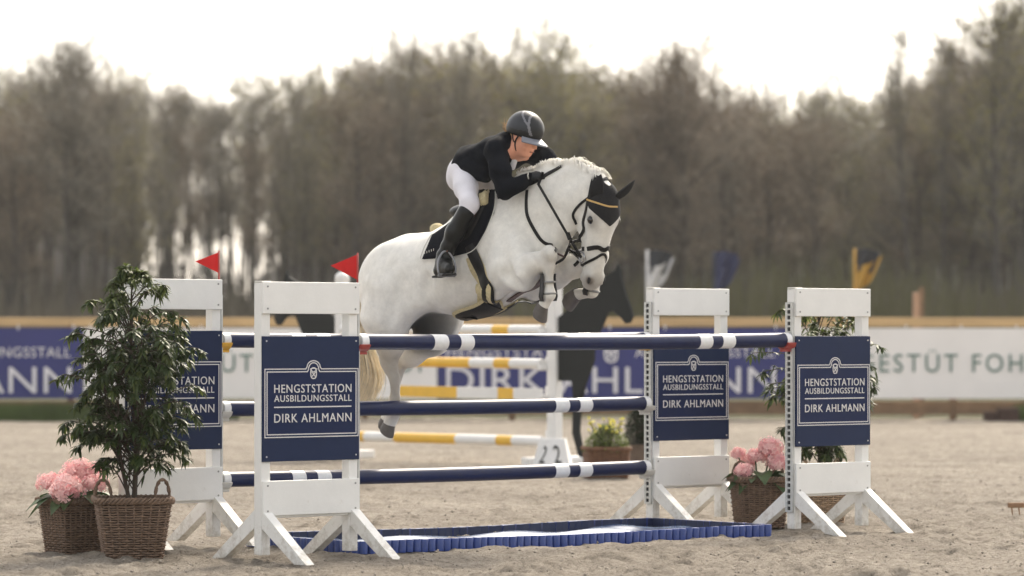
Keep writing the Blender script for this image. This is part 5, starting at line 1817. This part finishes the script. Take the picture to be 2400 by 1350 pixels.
def patch(top, bot, nu, nv, lift, th, m, name, parent, mir=False):
    """cloth between two pixel curves, laid on the horse; top/bot lists of (px,py)"""
    def rs(c, t):
        pts = catmull([Vector((p[0], p[1], 0)) for p in c], 10)
        # arc-length resample
        L = [0]
        for i in range(1, len(pts)): L.append(L[-1] + (pts[i] - pts[i - 1]).length)
        x = t * L[-1]
        for i in range(1, len(pts)):
            if L[i] >= x - 1e-9:
                f = (x - L[i - 1]) / max(1e-9, L[i] - L[i - 1]); return pts[i - 1].lerp(pts[i], f)
        return pts[-1]
    G = []
    for j in range(nv + 1):
        row = []
        for i in range(nu + 1):
            t = i / nu; s = j / nv
            q = rs(top, t).lerp(rs(bot, t), s)
            p = hit(q.x, q.y)
            if mir: p = mirror(p)
            loc, nr, _, _ = BVH.find_nearest(p)
            row.append((loc, nr))
        G.append(row)
    vs, fs = [], []
    n1 = (nu + 1) * (nv + 1)
    for L in (lift + th, lift * .2):
        for j in range(nv + 1):
            for i in range(nu + 1):
                loc, nr = G[j][i]
                # average for a smooth cloth
                acc = Vector(); na = Vector(); c = 0
                for dj in (-1, 0, 1):
                    for di in (-1, 0, 1):
                        jj, ii = j + dj, i + di
                        if 0 <= jj <= nv and 0 <= ii <= nu: acc += G[jj][ii][0]; na += G[jj][ii][1]; c += 1
                edge = i in (0, nu) or j in (0, nv)
                p = loc if edge else acc / c
                vs.append(p + na.normalized() * (L * (.55 if edge and L > lift else 1)))
    def id_(s, j, i): return s * n1 + j * (nu + 1) + i
    for j in range(nv):
        for i in range(nu):
            fs.append((id_(0, j, i), id_(0, j, i + 1), id_(0, j + 1, i + 1), id_(0, j + 1, i)))
            fs.append((id_(1, j, i), id_(1, j + 1, i), id_(1, j + 1, i + 1), id_(1, j, i + 1)))
    for i in range(nu):
        fs.append((id_(0, 0, i), id_(1, 0, i), id_(1, 0, i + 1), id_(0, 0, i + 1)))
        fs.append((id_(0, nv, i), id_(0, nv, i + 1), id_(1, nv, i + 1), id_(1, nv, i)))
    for j in range(nv):
        fs.append((id_(0, j, 0), id_(0, j + 1, 0), id_(1, j + 1, 0), id_(1, j, 0)))
        fs.append((id_(0, j, nu), id_(1, j, nu), id_(1, j + 1, nu), id_(0, j + 1, nu)))
    return MB().add(vs, fs).build(name, m, parent, smooth=True, world=True, angle=60, fix=True)

# saddle with pad, flap and girth
sad = empty('saddle', W((.2, 0, 1.9)), 0, 'black jumping saddle with saddle pad and sheepskin girth on the white horse', 'saddle')
pad_top = [(1014, 553), (1060, 520), (1105, 480), (1140, 452), (1164, 446)]
pad_bot = [(991, 609), (1040, 604), (1085, 596), (1118, 580), (1158, 500)]
pad_o = patch(pad_top, pad_bot, 26, 16, .008, .010, BLACKC, 'saddle_pad', sad)
patch(pad_top, pad_bot, 16, 10, .008, .010, BLACKC, 'saddle_pad', sad, mir=True)
edge = [hit(a, b_) for a, b_ in [(1018, 552), (1004, 574), (995, 595), (993, 609), (1030, 608), (1085, 599), (1120, 581), (1143, 545), (1159, 500), (1165, 450)]]
PIPE = mat('pale_piping', (.6, .58, .52), .6)
strap(edge, .006, .004, PIPE, 'piping', pad_o, .019, 8)
flap_top = [(1078, 505), (1100, 470), (1128, 440), (1150, 436)]
flap_bot = [(1078, 570), (1095, 562), (1112, 545), (1147, 470)]
patch(flap_top, flap_bot, 14, 12, .022, .010, BLACKL, 'flap', sad)
patch(flap_top, flap_bot, 10, 8, .022, .010, BLACKL, 'flap', sad, mir=True)
patch([(1124, 434), (1150, 436)], [(1130, 492), (1146, 480)], 5, 8, .036, .016, CREAM, 'sheepskin_roll', sad)
patch([(1112, 462), (1122, 452)], [(1118, 520), (1128, 496)], 4, 8, .036, .010, BROWNL, 'knee_roll', sad)
fs_ = Field((-.35, -.32, 1.55), (.65, .32, 2.35), .014)
sc_ = H(1108, 500); sp = H(1150, 452)
fs_.ell((sc_[0], 0, sc_[2] + .01), (.17, .15, .06), .04); fs_.ell((sp[0], 0, sp[2] - .01), (.07, .10, .08), .05)
m = MB(); cq = H(1034, 537); m.ell(W((cq[0], .04, cq[2])), (.05, .05, .04), nu=16, nv=10); m.build('half_pad_edge', CREAM, sad, smooth=True, world=True)
v_, f_ = fs_.surface(); link_mesh('seat', np_mesh('seat', hw(relax(v_, f_, 2)), f_), BLACKL, sad, world=True)
girth = [hit(*q) for q in [(1103, 575), (1118, 610), (1133, 645), (1147, 680), (1158, 712), (1166, 738)]]
fleece = [hit(*q) for q in [(1108, 600), (1121, 632), (1136, 668), (1148, 704), (1160, 738)]]
strap(fleece, lambda t: .115 + .07 * t, .010, CREAM, 'girth_fleece', sad, .004, 8)
strap(girth, lambda t: .085 + .02 * t, .006, BLACKL, 'girth', sad, .014, 8)
gb = [W((w2h(girth[-1])[0] + .02, v, 1.0)) for v in (.20, .10, 0, -.10, -.20)]
strap([girth[-2]] + gb + [mirror(girth[-2])], .21, .012, CREAM, 'belly_fleece', sad, .004, 6)
strap([girth[-2]] + gb + [mirror(girth[-2])], lambda t: .17, .010, BLACKL, 'stud_guard', sad, .014, 6)
strap([mirror(p) for p in girth], .085, .006, BLACKL, 'girth', sad, .014, 6)
# pad lettering strip
lt = [hit(1000, 594, .022), hit(1012, 591, .022), hit(1022, 588, .022)]
mb = MB()
for i in range(5):
    p = hit(1001 + i * 5, 594 - i * 1.6, .021)
    mb.bar(p - Vector((0, 0, .008)), p + Vector((0, 0, .008)), .004, .002, up=HR)
mb.build('pad_lettering', PIPE, pad_o, world=True)

# breastplate and martingale
bpl = empty('breastplate', W((.7, 0, 1.7)), 0, 'dark leather breastplate across the shoulder of the white horse', 'breastplate')
strap([hit(1236, 446), hit(1234, 480), hit(1237, 508), hit(1256, 545), hit(1280, 572), hit(1300, 590)], .023, .005, BLACKL, 'shoulder_strap', bpl, .003)
strap([hit(1166, 464), hit(1190, 452), hit(1225, 438), hit(1260, 424), hit(1292, 404), hit(1318, 390)], lambda t: .032 - .010 * t, .008, BLACKL, 'neck_strap', bpl, .004)
strap([mirror(hit(1236, 446)), mirror(hit(1237, 508)), mirror(hit(1256, 545))], .017, .005, BLACKL, 'shoulder_strap', bpl, .003)
ch = [W(H(1200, 726, .02)), W(H(1240, 705, .02)), W(H(1268, 665, .02)), W(H(1300, 620, .02))]
strap(ch, .05, .006, BROWNL, 'chest_strap', bpl, .004)
mb = MB(); mb.tube(catmull([W(H(1302, 618, .03)), W(H(1322, 604, .03)), W(H(1336, 572, .03))], 6), .009, 6); mb.build('martingale_strap', BLACKL, bpl, smooth=True, world=True)
mb = MB(); mb.tube(catmull([W(H(1306, 524, .08)), W(H(1294, 556, .08)), W(H(1300, 588, .06)), W(H(1322, 602, .05))], 6), .006, 6); mb.build('martingale_strap', BROWNL, bpl, smooth=True, world=True)

# bridle
br = empty('bridle', W(hp(.2, 0)), 0, 'black bridle with gold browband on the white horse', 'bridle')
R1 = [hit(1386, 448), hit(1377, 480), hit(1368, 515), hit(1362, 555), hit(1358, 590)]
strap([W(hp(-.02, -.08, 0))] + R1, .026, .006, BLACKL, 'cheekpiece', br)
strap([W(hp(-.02, -.08, 0))] + [hmirror(p) for p in R1], .026, .005, BLACKL, 'cheekpiece', br)
n0 = hit(1361, 566); n1_ = hit(1388, 580); n2_ = W(hp(.405, .06, 0))
nb_pts = [W(hp(.40, -.20, 0)), W(hp(.395, -.14, .08)), n0, n1_, n2_, hmirror(n1_), hmirror(n0), W(hp(.395, -.14, -.08)), W(hp(.40, -.20, 0))]
strap(nb_pts, .030, .006, BLACKL, 'noseband', br)
f0 = W(hp(.43, .06, 0)); f1 = hit(1400, 603); f2 = hit(1366, 623)
strap([W(hp(.52, -.17, 0)), f2, f1, f0, hmirror(f1), hmirror(f2), W(hp(.52, -.17, 0))], .018, .005, BLACKL, 'flash_strap', br)
strap([hit(1382, 462), hit(1358, 480), hit(1342, 505), W(hp(.27, -.24, 0))], .018, .005, BLACKL, 'throatlatch', br)
mb = MB()
for i in range(25):
    a = 2 * math.pi * i / 24
c = W(hp(.485, -.075, .075))
ring = [c + Vector(wv(HA)) * .032 * math.cos(2 * math.pi * i / 20) + Vector(wv(HN)) * .032 * math.sin(2 * math.pi * i / 20) for i in range(20)]
mb.tube(ring, .005, 6, closed=True); mb.build('bit_ring', STEEL, br, smooth=True, world=True)
strap([hit(1357, 588), hit(1358, 606)], .018, .006, BLACKL, 'bit_keeper', br)
strap([hit(1357, 612), hit(1352, 618), hit(1347, 622)], .02, .012, BLACKL, 'buckle', br)

# ear bonnet: cap over the poll and forehead, two ear sleeves
bon = empty('ear_bonnet', W(hp(.1, .05)), 0, 'black crochet ear bonnet on the horse head', 'ear bonnet')
BON = mat('bonnet_cloth', (.010, .010, .012), .9, noise=.3, nscale=60, bump=.4, bscale=260)
N1, N2 = 40, 30
vs, fs = [], []
for j in range(N2 + 1):
    t = j / N2
    for i in range(N1 + 1):
        s = (i / N1 - .5) * 2
        # half width of the bonnet and how far it reaches down
        a = -.045 + t * (.305 if abs(s) < 0 else 1) * 0
        down = .285 - .12 * abs(s) ** 1.3 
        a = -.11 + t * (down + .06)
        wdt = .125
        p = W(hp(a, .085 * (1 - s * s) - .055 * s * s, s * .105))
        loc, nr = BVH.find_nearest(p)[:2]
        vs.append(loc + nr * .006)
for j in range(N2):
    for i in range(N1):
        a = j * (N1 + 1) + i; fs.append((a, a + 1, a + N1 + 2, a + N1 + 1))
MB().add(vs, fs).build('cap', BON, bon, smooth=True, world=True, fix=True)
def ear(base, tip, open_dir, w):
    base, tip, od = Vector(base), Vector(tip), Vector(open_dir)
    ax = (tip - base); L = ax.length; ax.normalize()
    od = (od - ax * od.dot(ax)).normalized(); sd_ = ax.cross(od)
    vs, fs = [], []
    n = 14; prof = [(-.12, .72), (0, .85), (.2, 1.0), (.4, .98), (.6, .80), (.78, .54), (.92, .25), (1.0, .03)]
    for (t, k) in prof:
        for i in range(n):
            a = 2 * math.pi * i / n
            x, y = math.cos(a), math.sin(a)
            dep = .62 if x < 0 else .18           # hollow front
            c = base + ax * L * t + od * (.012 * math.sin(t * 3))
            vs.append(c + sd_ * y * w * k + od * x * w * k * dep)
    for j in range(len(prof) - 1):
        for i in range(n):
            fs.append((j * n + i, j * n + (i + 1) % n, (j + 1) * n + (i + 1) % n, (j + 1) * n + i))
    fs.append(tuple((len(prof) - 1) * n + i for i in range(n)))
    MB().add(vs, fs).build('ear_sleeve', BON, bon, smooth=True, world=True, fix=True)
dR = H(1394, 462, .10); ear(W(H(1394, 462, .075)), W(H(1409, 408, .09)), wv(HN) + wv(HS) * .9, .046)
ear(W(H(1449, 462, -.05)), W(H(1488, 421, -.12)), wv(HN) * 1.0 - wv(HS) * .6, .040)
GOLD = mat('gold_band', lin(196, 160, 100), .4, metal=.3)
bb = [hit(1379, 468, .008), hit(1400, 476, .008), hit(1425, 484, .008), hit(1444, 485, .008)]
strap(bb, .012, .006, GOLD, 'browband', br, .009)

# tendon boots on the forelegs
def boot(fet, up, back, label, m):
    root = empty('tendon_boot', fet, 0, label, 'horse boot', 'tendon boots on the forelegs')
    fet, up = Vector(fet), Vector(up)
    ax = (up - fet); L = ax.length; ax.normalize()
    bk = Vector(back); bk = (bk - ax * bk.dot(ax)).normalized(); sd_ = ax.cross(bk)
    vs, fs = [], []
    n = 15
    for s_ in (0, 1):
        for (t, r_) in ((-.28, .050), (-.05, .059), (.2, .054), (.5, .048), (.8, .047), (1.0, .050)):
            for i in range(n):
                a = (i / (n - 1) - .5) * math.radians(205)
                rr = r_ + (.008 if s_ == 0 else 0)
                vs.append(fet + ax * L * t + (bk * math.cos(a) + sd_ * math.sin(a)) * rr)
    R_ = 6
    for s_ in (0, 1):
        b0 = s_ * R_ * n
        for j in range(R_ - 1):
            for i in range(n - 1):
                q = (b0 + j * n + i, b0 + j * n + i + 1, b0 + (j + 1) * n + i + 1, b0 + (j + 1) * n + i)
                fs.append(q if s_ == 0 else q[::-1])
    o1 = R_ * n
    for j in range(R_ - 1):
        for i in (0, n - 1):
            fs.append((j * n + i, (j + 1) * n + i, o1 + (j + 1) * n + i, o1 + j * n + i))
    for j in (0, R_ - 1):
        for i in range(n - 1):
            fs.append((j * n + i, j * n + i + 1, o1 + j * n + i + 1, o1 + j * n + i))
    MB().add(vs, fs).build('shell', m, root, smooth=True, world=True, angle=60, fix=True)
    for t in (.08, .62):
        mb = MB(); pts = []
        for i in range(12):
            a = math.pi + (i / 11 - .5) * math.radians(170)
            pts.append(fet + ax * L * t + (bk * math.cos(a) + sd_ * math.sin(a)) * .045)
        mb.tube(pts, .008, 6); mb.build('strap', mat('boot_strap', (.22, .22, .21), .5), root, smooth=True, world=True)
BOOTM = mat('boot_shell', (.014, .015, .018), .35, bump=.35, bscale=90)
boot(W(H(1286, 692, .185)), W(H(1285, 642, .19)), -HF * 1.0 - HR * .15, 'black tendon boot on the near foreleg', BOOTM)
boot(W(H(1388, 684, -.16)), W(H(1394, 650, -.165)), -HF * 1.0, 'dark tendon boot on the far foreleg below the muzzle', BOOTM)
# ------------------------------------------------------------------ the rider
person = empty('person', W((.1, 0, 1.95)), 0, 'rider in black jacket, white breeches and black helmet crouching over the jumping horse', 'person')
JACK = mat('black_jacket', (.005, .0065, .010), .9, noise=.3, nscale=18, bump=.25, bscale=60, spec=.12)
BREE = mat('white_breeches', (.72, .70, .74), .75, noise=.05, nscale=10, bump=.15, bscale=30)
SKIN = mat('skin', lin(226, 160, 132), .55, noise=.06, nscale=12)
BOOT = mat('rider_boot', (.007, .008, .008), .36, noise=.3, nscale=20, bump=.12, bscale=40, spec=.3)
HAIRP = mat('blond_hair', lin(196, 160, 120), .6, noise=.2, nscale=60)
def rbuild(f, name, m, it=2, parent=None):
    v, q = f.surface(); v = relax(v, q, it, .4)
    return link_mesh(name, np_mesh(name, hw(v), q), m, parent or person, world=True)

# head frame
hd = np.array((.80, -.60, 0.)); hd /= np.linalg.norm(hd)
pt = math.radians(24)
Fh = wdir(hd * math.cos(pt) - Z3 * math.sin(pt)); Uh = wdir(hd * math.sin(pt) + Z3 * math.cos(pt)); Rh = wdir(np.array((hd[1], -hd[0], 0.)))
HC = H(1229, 322, .0)
def q_(f, r_, u): return HC + Fh * f + Rh * r_ + Uh * u
RM = np.array([Fh, Rh, Uh])
# skin: head, neck (one continuous body with the covered trunk)
fb = Field((-.15, -.45, 1.85), (1.15, .45, 3.0), .0095)
fb.ell(q_(-.01, 0, .03), (.098, .076, .095), .03, RM)
fb.ell(q_(.035, 0, -.035), (.062, .058, .085), .03, RM)
fb.ell(q_(.060, 0, -.092), (.030, .030, .024), .025, RM)                # chin
for s in (-1, 1):
    fb.ell(q_(.045, s * .038, -.035), (.034, .028, .034), .025, RM)       # cheeks
    fb.cap(q_(-.01, s * .058, -.055), q_(.045, s * .025, -.095), .022, .020, .025)   # jaw
    fb.ell(q_(-.012, s * .076, -.012), (.018, .008, .030), .008, RM)      # ear
    fb.ell(q_(.088, s * .030, .008), (.012, .016, .009), .008, RM, sub=True)   # eye sockets
fb.cap(q_(.090, 0, .012), q_(.112, 0, -.028), .011, .014, .012)          # nose
fb.ell(q_(.092, 0, -.058), (.013, .024, .006), .008, RM)                # upper lip
fb.ell(q_(.088, 0, -.072), (.013, .021, .007), .008, RM)                # lower lip
fb.cap(q_(.100, -.020, -.065), q_(.100, .020, -.065), .0045, .0045, .004, sub=True)
fb.cap(q_(-.02, 0, -.06), H(1206, 348, 0), .055, .058, .03)              # neck
fb.chain([H(1206, 350, 0), H(1160, 366, 0), H(1118, 392, 0)], [.08, .09, .075], .05)
for s, sh, elb, wr in ((1, H(1166, 356, .17), H(1182, 448, .24), H(1240, 417, .115)), (-1, H(1256, 360, -.17), H(1288, 402, -.27), H(1306, 396, -.10))):
    fb.chain([H(1200, 352, 0), sh, elb, wr], [.07, .055, .042, .030], .03)
for s, hp_, kn_, an in ((1, H(1084, 398, .10), H(1100, 480, .32), H(1043, 602, .37)), (-1, H(1130, 400, -.10), H(1240, 470, -.32), H(1200, 590, -.37))):
    fb.chain([H(1118, 392, 0), hp_, kn_], [.075, .06, .045], .03)
rbuild(fb, 'body', SKIN, 1)
EYEP = mat('person_eye', (.05, .04, .035), .2)
for s in (-1, 1):
    m = MB(); m.ell(W(q_(.074, s * .030, .008)), (.012, .012, .012), nu=12, nv=8); m.build('eye', EYEP, person, smooth=True, world=True)
m = MB(); m.tube([W(q_(.098, x, -.0655 - .02 * abs(x))) for x in (-.022, -.011, 0, .011, .022)], .0035, 6); m.build('mouth', mat('lips', lin(120, 62, 56), .5), person, smooth=True, world=True)

# breeches
fl = Field((-.40, -.50, 1.70), (.80, .50, 2.75), .011)
fl.ell(H(1108, 396, 0), (.105, .135, .115), .05)
for s in (-1, 1):
    c = H(1103, 402, 0); fl.ell((c[0] - .045, s * .075, c[2] - .03), (.085, .078, .105), .05)
fl.chain([H(1088, 405, .10), H(1092, 440, .20), H(1101, 478, .31), H(1092, 500, .335)], [.088, .077, .059, .048], .04)
q0 = [H(1088, 405, .10), H(1092, 440, .20), H(1101, 478, .31), H(1092, 500, .335)]
fl.chain([np.array((p[0], -p[1], p[2])) for p in q0], [.088, .077, .059, .048], .04)
fl.ell(H(1112, 385, 0), (.13, .15, .12), .05)
fl.wrinkle(lambda X, Y, Z: np.sin(Z * 42 + 9 * X + 2 * np.sin(X * 23)) * np.sin(X * 19 + Y * 11), .0022)
rbuild(fl, 'breeches', BREE)

# jacket: trunk and both sleeves
fj = Field((-.35, -.55, 1.85), (1.15, .55, 2.95), .0105)
fj.ell(H(1112, 384, 0), (.125, .175, .120), .04)
fj.ell(H(1138, 376, 0), (.14, .155, .125), .06)
fj.ell(H(1172, 362, 0), (.14, .175, .130), .06)
fj.ell(H(1196, 350, 0), (.09, .185, .105), .05)
fj.cap(H(1090, 362, 0), H(1098, 385, .12), .05, .05, .05)
fj.cap(H(1100, 395, .15), H(1136, 415, .14), .05, .045, .05)       # skirt
fj.cap(H(1100, 395, -.15), H(1136, 415, -.14), .05, .045, .05)
# collar
fj.cap(H(1186, 330, .05), H(1192, 328, -.05), .055, .055, .04)
fj.chain([H(1163, 352, .165), H(1172, 400, .225), H(1183, 446, .245)], [.080, .066, .057], .05)
fj.chain([H(1183, 446, .245), H(1212, 434, .18), H(1242, 416, .115)], [.057, .047, .037], .03)
fj.chain([H(1254, 356, -.165), H(1278, 378, -.235), H(1290, 402, -.26)], [.085, .070, .060], .05)
fj.chain([H(1290, 402, -.26), H(1304, 397, -.11)], [.058, .038], .03)
# open V at the neck and room for the neck itself
fj.cap(q_(.0, .012, -.14), q_(.045, .02, -.225), .030, .008, .015, sub=True)
fj.cap(q_(-.01, 0, -.05), H(1207, 346, 0), .062, .058, .015, sub=True)
fj.wrinkle(lambda X, Y, Z: np.sin(X * 26 + 14 * Z + 3 * np.sin(Z * 18)) * np.sin(Z * 24 + 9 * Y) + .7 * np.sin(X * 61 + 25 * Z + 2 * np.sin(Y * 20)) * np.sin(Y * 31), .0050)
rbuild(fj, 'jacket', JACK, 1)
# stand-up collar and shirt front
fc = Field((.2, -.25, 2.2), (1.0, .25, 2.9), .009)
fc.cap(q_(-.055, 0, -.100), H(1206, 351, 0), .058, .064, .02)
fc.cap(q_(-.035, .012, -.135), q_(.005, .02, -.215), .044, .020, .02)
rbuild(fc, 'shirt', mat('white_shirt', (.68, .66, .67), .8, bump=.2, bscale=40), 1)
# lapel and seam strips
JS = mat('jacket_trim', (.022, .024, .028), .6)

# riding boots
def rboot(s):
    k = np.array((1, s, 1))
    f = Field((-.25, .15 if s > 0 else -.62, 1.15), (.75, .62 if s > 0 else -.15, 2.25), .0095)
    ank, kn_ = H(1040, 603, .375) * k, H(1092, 497, .335) * k
    mid = H(1066, 545, .355) * k
    f.chain([kn_, mid, H(1049, 582, .37) * k, ank], [.058, .060, .046, .041], .03)
    heel = ank + np.array((-.035, .012 * s, -.085)); toe = ank + np.array((.135, .085 * s, -.075))
    f.chain([ank, ank + np.array((.03, .02 * s, -.05)), toe], [.044, .048, .033], .03)
    f.cap(heel, ank, .036, .042, .03)
    f.cap(heel + np.array((0, 0, -.012)), toe + np.array((0, 0, -.012)), .028, .028, .02)
    f.wrinkle(lambda X, Y, Z: np.sin(Z * 95 + X * 20) * np.exp(-((Z - ank[2] - .03) / .05) ** 2), .0035)
    bo = rbuild(f, 'boot', BOOT, 1)
    # sole
    a, b_ = W(heel + np.array((-.03, -.01 * s, -.045))), W(toe + np.array((.028, .012 * s, -.038)))
    m = MB(); m.bar(a, b_, .07, .014, bev=.005); m.build('boot_sole', mat('rubber', (.01, .01, .01), .8), bo, world=True)
    # stirrup iron round the ball of the foot
    root = empty('stirrup', a, 0, ('grey metal stirrup iron round the near boot' if s > 0 else 'stirrup iron on the far side of the horse'), 'stirrup')
    c = W(ank + np.array((.075, .05 * s, -.075)))
    fw = Vector(wv(np.array((.135, .085 * s, 0)))).normalized(); sd_ = Vector((-fw.y, fw.x, 0)); up = Vector((0, 0, 1)) * .96 - fw * .25
    loop = [(-.056, -.042), (-.060, .01), (-.052, .06), (-.025, .105), (0, .118), (.025, .105), (.052, .06), (.060, .01), (.056, -.042)]
    m = MB(); m.tube(catmull([c + sd_ * x + up * z for x, z in loop], 3), .0075, 8); m.build('arch', STEEL if False else mat('stirrup_grey', (.25, .25, .26), .35, metal=.6), root, smooth=True, world=True)
    m = MB(); m.bar(c - sd_ * .06 - up * .047, c + sd_ * .06 - up * .047, .05, .014, up=up, bev=.004); m.build('tread', mat('stirrup_tread', (.16, .16, .165), .5), root, world=True)
    lv = [c + up * .115, W(H(1062, 578, .345) * k), W(H(1085, 540, .325) * k)]
    m = MB()
    for i in range(2): m.bar(lv[i], lv[i + 1], .006, .026, up=fw)
    m.build('stirrup_leather', mat('tan_leather', lin(120, 74, 58), .5, noise=.2), root, world=True)
rboot(1); rboot(-1)

# gloved hand (near) and bare hand (far), fingers closed on the rein
def hand(wr, fwd, pal, m, name, s):
    f = Field(np.array(wr) - .17, np.array(wr) + .17, .006)
    wr, fwd, pal = np.array(wr), np.array(fwd, float), np.array(pal, float)
    fwd /= np.linalg.norm(fwd); pal -= fwd * pal.dot(fwd); pal /= np.linalg.norm(pal)
    sd_ = np.cross(fwd, pal)
    f.ell(wr + fwd * .045, (.050, .020, .042), .02, np.array([fwd, pal, sd_]))
    f.cap(wr - fwd * .03, wr + fwd * .02, .027, .026, .02)
    for i, (o, L) in enumerate(((-.032, .030), (-.011, .036), (.011, .034), (.031, .027))):
        a = wr + fwd * .078 + sd_ * o
        b_ = a + fwd * L * .75 + pal * .012; c = b_ + pal * L * .85 - fwd * .006; d = c - fwd * L * .75
        f.chain([a, b_, c, d], [.0105, .010, .009, .008], .006)
    t0 = wr + fwd * .03 - sd_ * .038 * s; t1 = t0 + fwd * .032 - sd_ * .012 * s + pal * .02; t2 = t1 + fwd * .028 + pal * .012 + sd_ * .012 * s
    f.chain([t0, t1, t2], [.014, .011, .009], .008)
    rbuild(f, name, m, 1)
GLOVE = mat('glove', (.010, .011, .013), .7, bump=.2, bscale=80)
hand(H(1244, 414, .112), (.9, -.55, .15), (-.1, -.6, -.8), GLOVE, 'glove', 1)
hand(H(1306, 396, -.10), (.8, .5, .1), (0, .5, -.85), SKIN, 'hand', -1)
mb = MB(); mb.tube([W(H(1238, 405, .145)), W(H(1237, 412, .16)), W(H(1239, 420, .15))], .004, 6); mb.build('glove_button', PIPE, person, smooth=True, world=True)

# helmet
hel = None
HEL = mat('helmet_shell', (.020, .023, .030), .45, noise=.1, nscale=30)
HELD = mat('helmet_black', (.008, .009, .010), .5, bump=.1, bscale=120)
HELS = mat('helmet_trim', (.17, .17, .185), .35)
VIS = mat('visor', (.20, .21, .24), .3, coat=.3)
fh = Field(HC - .24, HC + .24, .007)
fh.ell(q_(-.012, 0, .062), (.132, .106, .112), .02, RM)
fh.ell(q_(-.045, 0, .035), (.095, .098, .085), .03, RM)
fh.ell(q_(.01, 0, -.05), (.16, .16, .068), .012, RM, sub=True)
v, qf = fh.surface(); v = relax(v, qf, 1, .4)
hme = np_mesh('helmet', hw(v), qf)
# face materials: black band low, dark oval panel in front, trim lines between
cen = v[qf].mean(1) - HC
cf, cr, cu = cen @ Fh, cen @ Rh, cen @ Uh
mi = np.zeros(len(qf), np.int32)
arc = cu - .125 + .95 * np.clip(cf + .045, -.2, .2) * .9          # slanting trim line
mi[cu < .052 + .014 * np.sin(cf * 14)] = 1
ov = ((cf - .075) / .085) ** 2 + (cr / .072) ** 2 * .9 + ((cu - .10) / .085) ** 2
mi[(ov < 1.0) & (cu > .058)] = 1
mi[(ov >= 1.0) & (ov < 1.30) & (cu > .045)] = 2
mi[(np.abs(cu - .150 + .0 * cf - (-.55) * (cf + .03)) < .006) & (cu > .045) & (ov >= 1.3)] = 2
hme.polygons.foreach_set('material_index', mi)
helm = link_mesh('helmet', hme, [HEL, HELD, HELS], person, world=True)
# brim
vs, fs = [], []
N = 20
for L_ in (0, 1):
    for j in range(5):
        t = j / 4
        for i in range(N + 1):
            a = (i / N - .5) * math.radians(128)
            r0 = (.126, .104); r1 = (.205 - .03 * abs(math.sin(a)), .120)
            rf = r0[0] + (r1[0] - r0[0]) * t; rr = r0[1] + (r1[1] - r0[1]) * t
            p = q_(-.012 + rf * math.cos(a), rr * math.sin(a), .030 - .018 * t - .012 * (1 - math.cos(a)) + .012 * t * math.sin(a) ** 2 * -1 - L_ * .006)
            vs.append(W(p))
M5 = 5 * (N + 1)
for L_ in (0, 1):
    for j in range(4):
        for i in range(N):
            a = L_ * M5 + j * (N + 1) + i
            q4 = (a, a + 1, a + N + 2, a + N + 1); fs.append(q4 if L_ == 0 else q4[::-1])
for i in range(N):
    a = 4 * (N + 1) + i; fs.append((a, a + 1, a + 1 + M5, a + M5))
MB().add(vs, fs).build('visor', VIS, helm, smooth=True, world=True, fix=True)
for s in (-1, 1):
    m = MB(); m.tube(catmull([W(q_(.012, s * .084, .02)), W(q_(.0, s * .082, -.035)), W(q_(.018, s * .062, -.090)), W(q_(.045, 0, -.122))], 5), .0055, 6)
    m.tube(catmull([W(q_(-.05, s * .080, .01)), W(q_(-.02, s * .083, -.03)), W(q_(.0, s * .082, -.04))], 5), .0045, 6)
    m.build('chin_strap', BLACKL, helm, smooth=True, world=True)
# pony tail and hair under the helmet
r = random.Random(9)
mb = MB()
for i in range(90):
    a = W(q_(-.115 + r.gauss(0, .008), r.gauss(0, .02), .0 + r.gauss(0, .015)))
    b_ = W(q_(-.145 + r.gauss(0, .012), r.gauss(0, .02), .005 + r.gauss(0, .015)))
    c = W(q_(-.165 + r.gauss(0, .012), r.gauss(0, .02), .03 + r.gauss(0, .015)))
    ribbon_strand(mb, catmull([a, b_, c], 3), .008, (CAMP - a).normalized())
mb.ell(W(q_(-.075, 0, -.02)), (.05, .06, .06), nu=12, nv=8)
mb.build('hair', HAIRP, person, smooth=True, world=True)

# reins
rein = empty('reins', W(H(1262, 425, .10)), 0, 'black leather reins from the near glove to the bit', 'reins')
pr = [W(H(1272, 404, .10)), W(H(1262, 432, .12)), W(H(1285, 472, .15)), W(H(1330, 550, .14)), W(hp(.485, -.075, .082))]
mb = MB()
cv = catmull(pr[:2], 4) + [pr[2], pr[3], pr[4]]
for i in range(len(cv) - 1): mb.bar(cv[i], cv[i + 1], .006, .021, up=HR, ext=.004)
mb.build('rein', BLACKL, rein, world=True)
mb = MB(); mb.bar(W(H(1330, 545, .147)), W(H(1336, 562, .146)), .012, .03, up=HR); mb.build('rein_stop', BLACKL, rein, world=True)
pl = [W(H(1312, 396, -.11)), W(H(1360, 470, -.16)), W(hp(.485, -.075, -.082))]
mb = MB()
for i in range(2): mb.bar(pl[i], pl[i + 1], .005, .017, up=HR)
mb.build('rein', BLACKL, rein, world=True)
mb = MB(); c = W(H(1333, 556, .135))
# ------------------------------------------------------------------ hazy spring air
hb = MB(); hb.box((0, 300, 11.0), (900, 640, 25.0))
hz = hb.build('haze', None)
tag(hz, 'thin pale haze in the air in front of the wood', kind='stuff')
hm = bpy.data.materials.new('haze_air'); hm.use_nodes = True
nt = hm.node_tree
for n in list(nt.nodes): nt.nodes.remove(n)
ou = nt.nodes.new('ShaderNodeOutputMaterial'); pv = nt.nodes.new('ShaderNodeVolumePrincipled')
pv.inputs['Color'].default_value = (.93, .92, .90, 1)
pv.inputs['Density'].default_value = .00029
pv.inputs['Anisotropy'].default_value = .2
nt.links.new(pv.outputs[0], ou.inputs['Volume'])
hz.data.materials.append(hm)
